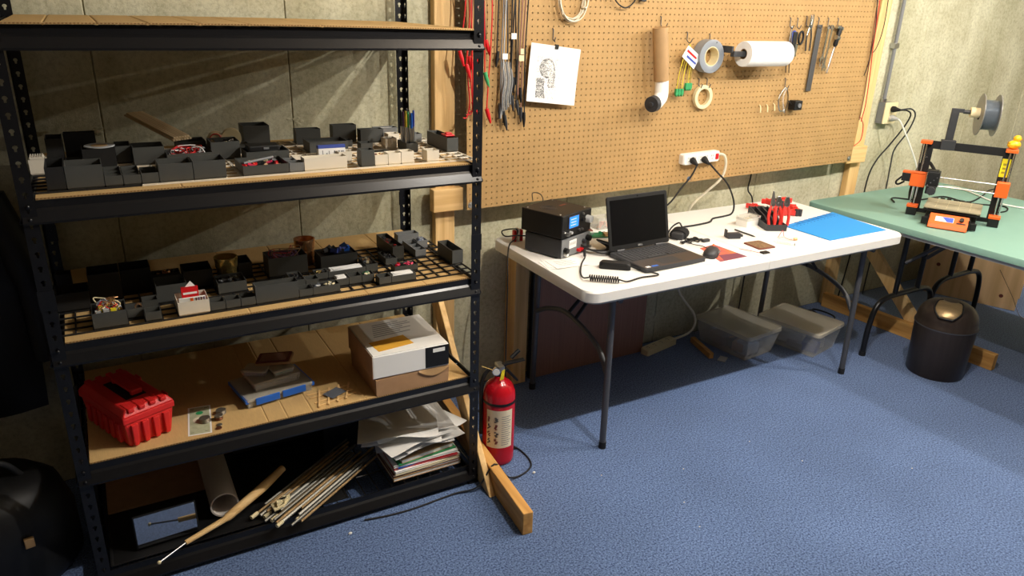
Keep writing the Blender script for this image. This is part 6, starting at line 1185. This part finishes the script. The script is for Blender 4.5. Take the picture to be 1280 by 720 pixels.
for s, w_ in ((-1, 0.036), (1, 0.028)): MB().box(s * 0.186 - w_, -0.050, 0.150, s * 0.186 + w_, -0.010, 0.225).build('x_carriage_end', M['orange'], pt, bevel=0.004)
MB().box(-0.262, -0.050, 0.172, -0.222, -0.010, 0.214).build('x_motor', M['black'], pt, bevel=0.002); MB().box(-0.262, -0.050, 0.214, -0.150, -0.010, 0.224).build('x_motor_plate', M['orange'], pt, bevel=0.002)
ex = MB(); ex.box(-0.145, -0.080, 0.165, -0.090, -0.012, 0.240); ex.box(-0.140, -0.094, 0.130, -0.095, -0.030, 0.170); exo = ex.build('extruder', M['black'], pt, bevel=0.003)
for k in range(4): MB().cyl((-0.135 + 0.012 * k, -0.081, 0.172 + 0.014 * k), (-0.135 + 0.012 * k, -0.083, 0.172 + 0.014 * k), 0.003, n=8).build('bolt', M['steel'], exo)
MB().lathe([(0, 0), (0.020, 0), (0.020, 0.016), (0.008, 0.017), (0, 0.017)], 18, ax='y', c=(-0.112, -0.094, 0.148)).build('fan', M['grey_dark'], exo, smooth=40); MB().cyl((-0.118, -0.05, 0.115), (-0.118, -0.05, 0.130), 0.003, 0.008, 10).build('nozzle', M['brass'], exo); MB().box(-0.152, -0.07, 0.236, -0.10, -0.02, 0.246).build('idler', M['black'], exo, bevel=0.002)
bed = MB().box(-0.125, -0.155, 0.072, 0.125, 0.085, 0.079).build('print_bed', M['bed'], pt, bevel=0.001)
for k in range(4): MB().box(-0.075 + k * 0.05 - 0.0004, -0.152, 0.0791, -0.075 + k * 0.05 + 0.0004, 0.082, 0.0793).build('grid_line', M['cream'], bed)
for k in range(4): MB().box(-0.122, -0.105 + k * 0.05 - 0.0004, 0.0791, 0.122, -0.105 + k * 0.05 + 0.0004, 0.0793).build('grid_line', M['cream'], bed)
MB().box(-0.125, -0.155, 0.060, 0.125, 0.085, 0.066).build('bed_carrier', M['black'], pt)
for sx in (-0.11, 0.11):
    for sy in (-0.14, 0.07): MB().cyl((sx, sy, 0.066), (sx, sy, 0.072), 0.004, n=8).build('spacer', M['steel'], pt)
for k in range(6): MB().box(-0.10 + k * 0.03, 0.086, 0.066, -0.08 + k * 0.03, 0.10, 0.084).build('bed_clip', M['black'], pt)
for sx in (-0.085, 0.085): MB().cyl((sx, -0.19, 0.045), (sx, 0.165, 0.045), 0.004, n=8).build('y_rod', M['chrome'], pt)
for sx in (-0.085, 0.085): MB().box(sx - 0.012, -0.06, 0.04, sx + 0.012, 0.02, 0.06).build('bearing', M['black'], pt)
lcd = MB(); lcd.add([(-0.085, -0.266, 0.003), (0.085, -0.266, 0.003), (0.085, -0.209, 0.004), (-0.085, -0.209, 0.004), (-0.085, -0.258, 0.022), (0.085, -0.258, 0.022), (0.085, -0.212, 0.066), (-0.085, -0.212, 0.066)], [(0, 3, 2, 1), (4, 5, 6, 7), (0, 1, 5, 4), (1, 2, 6, 5), (2, 3, 7, 6), (3, 0, 4, 7)])
lco = lcd.build('control_panel', M['orange'], pt, bevel=0.003)
# panel face frame: slope from (y -.258,z .022) to (y -.212,z .066)
ang = math.degrees(math.atan2(0.044, 0.046)); F = MB().at((0, -0.235, 0.0442), 0, ang); F.box(-0.058, -0.014, 0, 0.022, 0.014, 0.001); F.build('display_white', M['paper'], lco)
F = MB().at((0, -0.235, 0.0442), 0, ang); F.prism([(-0.030, 0.0128), (0.020, 0.0128), (0.020, -0.0128), (-0.006, -0.0128)], 0.0011, 0.0016); F.build('display', M['lcd_dim'], lco)
F = MB().at((0, -0.235, 0.0442), 0, ang); F.cyl((0.055, 0.006, 0), (0.055, 0.006, 0.012), 0.010, n=16); F.build('dial', M['black'], lco, smooth=40)
F = MB().at((0, -0.235, 0.0442), 0, ang); F.box(0.035, -0.016, 0, 0.075, -0.009, 0.001); F.build('wordmark', M['black'], lco)
for s in (-1, 1): MB().box(s * 0.088 - 0.004, -0.235, 0.004, s * 0.088 + 0.004, -0.205, 0.055).build('panel_bracket', M['black'], pt)
MB().box(0.1555, -0.0050, 0.245, 0.1920, -0.0041, 0.335).build('yellow_sticker', M['yellow'], pt)
for k in range(3): MB().box(0.163, -0.0056, 0.262 + k * 0.02, 0.178, -0.0050, 0.272 + k * 0.02).build('sticker_print', M['gold_wire'], pt)
for x, z in ((0.172, 0.055), (0.172, 0.225), (-0.172, 0.30)): MB().ball((x, -0.005, z), 0.004, 8, (1, 0.5, 1)).build('screw', M['chrome'], pt)
MB().box(0.197, 0.006, 0.01, 0.235, 0.09, 0.20).build('power_unit', M['black'], pt, bevel=0.002) if False else None
MB().tube(catmull([(-0.12, -0.03, 0.24), (-0.16, 0.03, 0.27), (-0.20, 0.07, 0.24), (-0.215, 0.06, 0.12), (-0.21, 0.05, 0.06)], 6), 0.008, 8).build('cable_sleeve', M['rubber'], pt, smooth=60); MB().tube(catmull([(-0.262, -0.03, 0.19), (-0.285, -0.03, 0.16), (-0.275, -0.02, 0.145), (-0.25, 0.0, 0.16)], 6), 0.005, 8).build('motor_lead', M['rubber'], pt, smooth=60)
# spool holder and spool
SPX, SPY = 3.825 - 0.0925 * 0.454, 2.085 + 0.0925 * 0.891
sh_ = thing('spool_holder', 'dark grey arm on top of the printer frame', 'bracket', (SPX + 0.0925 * 0.643, SPY - 0.0925 * 0.766, ZG), -50); MB().box(-0.125, -0.014, 0.3862, -0.060, 0.014, 0.396).box(-0.125, -0.016, 0.3455, -0.06, -0.0046, 0.3955).box(-0.11, -0.008, 0.394, -0.075, 0.010, 0.535).box(-0.11, -0.008, 0.533, -0.055, 0.010, 0.552).build('arm', M['grey_dark'], sh_, bevel=0.002); MB().cyl((-0.058, 0.001, 0.538), (0.090, 0.001, 0.538), 0.010, n=12).build('spindle', M['grey_dark'], sh_, smooth=50); MB().cyl((-0.028, 0.001, 0.538), (0.012, 0.001, 0.538), 0.024, n=20).build('adapter', M['cream'], sh_, smooth=40)
sp2 = thing('filament_spool', 'spool of silver grey filament above the orange printer', 'spool', (SPX + 0.0925 * 0.643, SPY - 0.0925 * 0.766, ZG), -50)
M['flange'] = mat('spool_flange', (118, 116, 110), 0.35)
for x in (0.014, 0.084): MB().ringlathe([(0.100, x - 0.002), (0.100, x + 0.002), (0.026, x + 0.002), (0.026, x - 0.002)], 44, ax='x', c=(0, 0.001, 0.530)).build('flange', M['flange'], sp2, smooth=40)
MB().ringlathe([(0.032, 0.016), (0.032, 0.082), (0.0265, 0.082), (0.0265, 0.016)], 32, ax='x', c=(0, 0.001, 0.530)).build('hub', M['grey_mid'], sp2, smooth=40)
M['filament'] = mat('filament', (120, 128, 136), 0.28, 0.35)
fw = []
for k in range(20): x = 0.018 + k * 0.0033; fw += [(0.070, x), (0.0722, x + 0.00165)]
fw.append((0.070, 0.082)); MB().ringlathe(fw + [(0.033, 0.082), (0.033, 0.018)], 40, ax='x', c=(0, 0.001, 0.530)).build('filament_winding', M['filament'], sp2, smooth=50)
# toy duck
dkk = thing('toy_duck', 'little orange-yellow toy duck sitting on the printer corner', 'toy', (3.825 + 0.185 * math.cos(math.radians(-63)) - 0.018 * math.sin(math.radians(63)), 2.085 + 0.185 * math.sin(math.radians(-63)) - 0.018 * math.cos(math.radians(63)), ZG + 0.3865), -20)
MB().ball((0, 0, 0.021), 0.026, 16, (1.25, 0.95, 0.82)).build('body', M['duck'], dkk, smooth=60); MB().ball((0.010, 0, 0.050), 0.0175, 14).build('head', M['duck'], dkk, smooth=60); MB().prism([(0.024, 0.046), (0.038, 0.043), (0.024, 0.052)], -0.007, 0.007, 'xz').build('beak', M['orange'], dkk, bevel=0.001); MB().add([(-0.026, -0.010, 0.026), (-0.026, 0.010, 0.026), (-0.042, 0, 0.040), (-0.024, 0, 0.016)], [(0, 1, 2), (0, 2, 3), (1, 3, 2), (0, 3, 1)]).build('tail', M['duck'], dkk)
for s in (-1, 1): MB().ball((0.022, s * 0.010, 0.054), 0.0025, 8).build('eye', M['black'], dkk); MB().ball((-0.003, s * 0.022, 0.023), 0.013, 10, (1.2, 0.4, 0.7)).build('wing', M['duck'], dkk, smooth=60)
# cables on the green table
tag(MB().tube(catmull([(3.86, 2.43, GZ + 0.0045), (3.95, 2.50, GZ + 0.0045), (4.05, 2.41, GZ + 0.0045), (4.27, 2.40, GZ + 0.0045), (4.27, 2.26, GZ + 0.0045), (4.50, 2.31, GZ + 0.0045), (4.70, 2.38, GZ + 0.0045), (4.9, 2.40, GZ + 0.0045)], 7), 0.0042, 8).build('black_cable', M['rubber'], smooth=60), 'black cable winding across green table behind the printer', 'cable')
tag(MB().tube(catmull([(4.06, 2.26, GZ + 0.0045), (4.10, 2.30, GZ + 0.0045), (4.20, 2.30, GZ + 0.0045), (4.29, 2.20, GZ + 0.0045), (4.37, 2.11, GZ + 0.0045), (4.28, 2.05, GZ + 0.0045), (4.17, 2.05, GZ + 0.0045)], 7), 0.0038, 8).build('black_cable', M['rubber'], smooth=60), 'second black cable looping under the printer right leg', 'cable')
# ================================================================ outlet, plugs, conduit
ol = thing('wall_outlet', 'cream double wall outlet on a grey box right of the pegboard', 'outlet', (4.135, WALL, 1.175), 0)
MB().box(-0.055, -0.048, -0.062, 0.050, -0.0008, 0.060).build('surface_box', M['grey_mid'], ol, bevel=0.003); MB().slab(rrect(-0.058, -0.062, 0.058, 0.062, 0.006, 3), 0, 0.006, 0.002).build('cover_plate', M['cream'], ol, loc=(0, -0.048, 0), rot=(90, 0, 0))
for z in (-0.026, 0.026): MB().slab(rrect(-0.017, -0.019, 0.017, 0.019, 0.008, 4), 0, 0.002, 0.0006).build('receptacle', M['cream'], ol, loc=(0, -0.0542, z), rot=(90, 0, 0))
cnd = thing('conduit', 'grey metal conduit running up the wall from the outlet box', 'conduit', (4.095, WALL - 0.022, 1.236)); MB().cyl((0, 0, 0.0), (0, 0, 1.2), 0.0105, n=12).build('pipe', M['grey_mid'], cnd, smooth=50); MB().box(-0.02, -0.013, 0.30, 0.02, 0.02, 0.33).build('strap', M['steel'], cnd, bevel=0.002); MB().cyl((0, 0, 0.0), (0, 0, 0.02), 0.016, n=12).build('collar', M['steel'], cnd)
for k, (z, mk, lab_) in enumerate(((0.024, 'rubber', 'black plug in the upper wall outlet socket'), (-0.028, 'grey_light', 'pale plug in the lower wall outlet socket'))):
    pg = thing('wall_plug', lab_, 'plug', (4.138, WALL - 0.0575, 1.175 + z)); MB().lathe([(0, 0), (0.017, 0), (0.018, 0.014), (0.012, 0.03), (0.007, 0.05), (0, 0.05)], 14, ax='y').build('body', M[mk], pg, smooth=45); MB().box(-0.015, -0.018, -0.012, 0.015, -0.0, 0.012).build('grip', M[mk], pg, bevel=0.003)
yw = WALL - 0.045
tag(MB().tube(catmull([(4.138, 2.69, 1.199), (4.19, 2.68, 1.195), (4.245, 2.69, 1.165), (4.25, 2.72, 1.09), (4.20, yw, 0.98), (4.11, yw, 0.90), (4.06, yw, 0.80), (4.05, yw, 0.60), (4.04, yw, 0.3), (4.0, yw, 0.01)], 7), 0.0045, 8).build('outlet_cord', M['rubber'], smooth=60), 'black cord curving left from the wall outlet down behind green table', 'cable')
tag(MB().tube(catmull([(4.138, 2.69, 1.201), (4.21, 2.67, 1.205), (4.275, 2.68, 1.16), (4.28, 2.71, 1.06), (4.26, yw, 0.95), (4.255, yw, 0.85), (4.26, yw, 0.70), (4.26, yw, 0.3), (4.25, yw, 0.01)], 7), 0.0045, 8).build('outlet_cord', M['grey_dark'], smooth=60), 'dark grey cord hanging straight down from the wall outlet', 'cable')
tag(MB().tube(catmull([(4.138, 2.69, 1.147), (4.16, 2.68, 1.12), (4.23, 2.66, 1.02), (4.31, 2.64, 0.90), (4.38, 2.63, 0.79), (4.46, 2.60, 0.742), (4.58, 2.52, 0.7405), (4.52, 2.36, 0.7405), (4.43, 2.21, 0.7405), (4.42, 2.08, 0.7405), (4.50, 1.95, 0.7405)], 7), 0.0048, 8).build('white_outlet_cord', M['white_gloss'], smooth=60), 'white cord running from the wall outlet across the green table', 'cable')
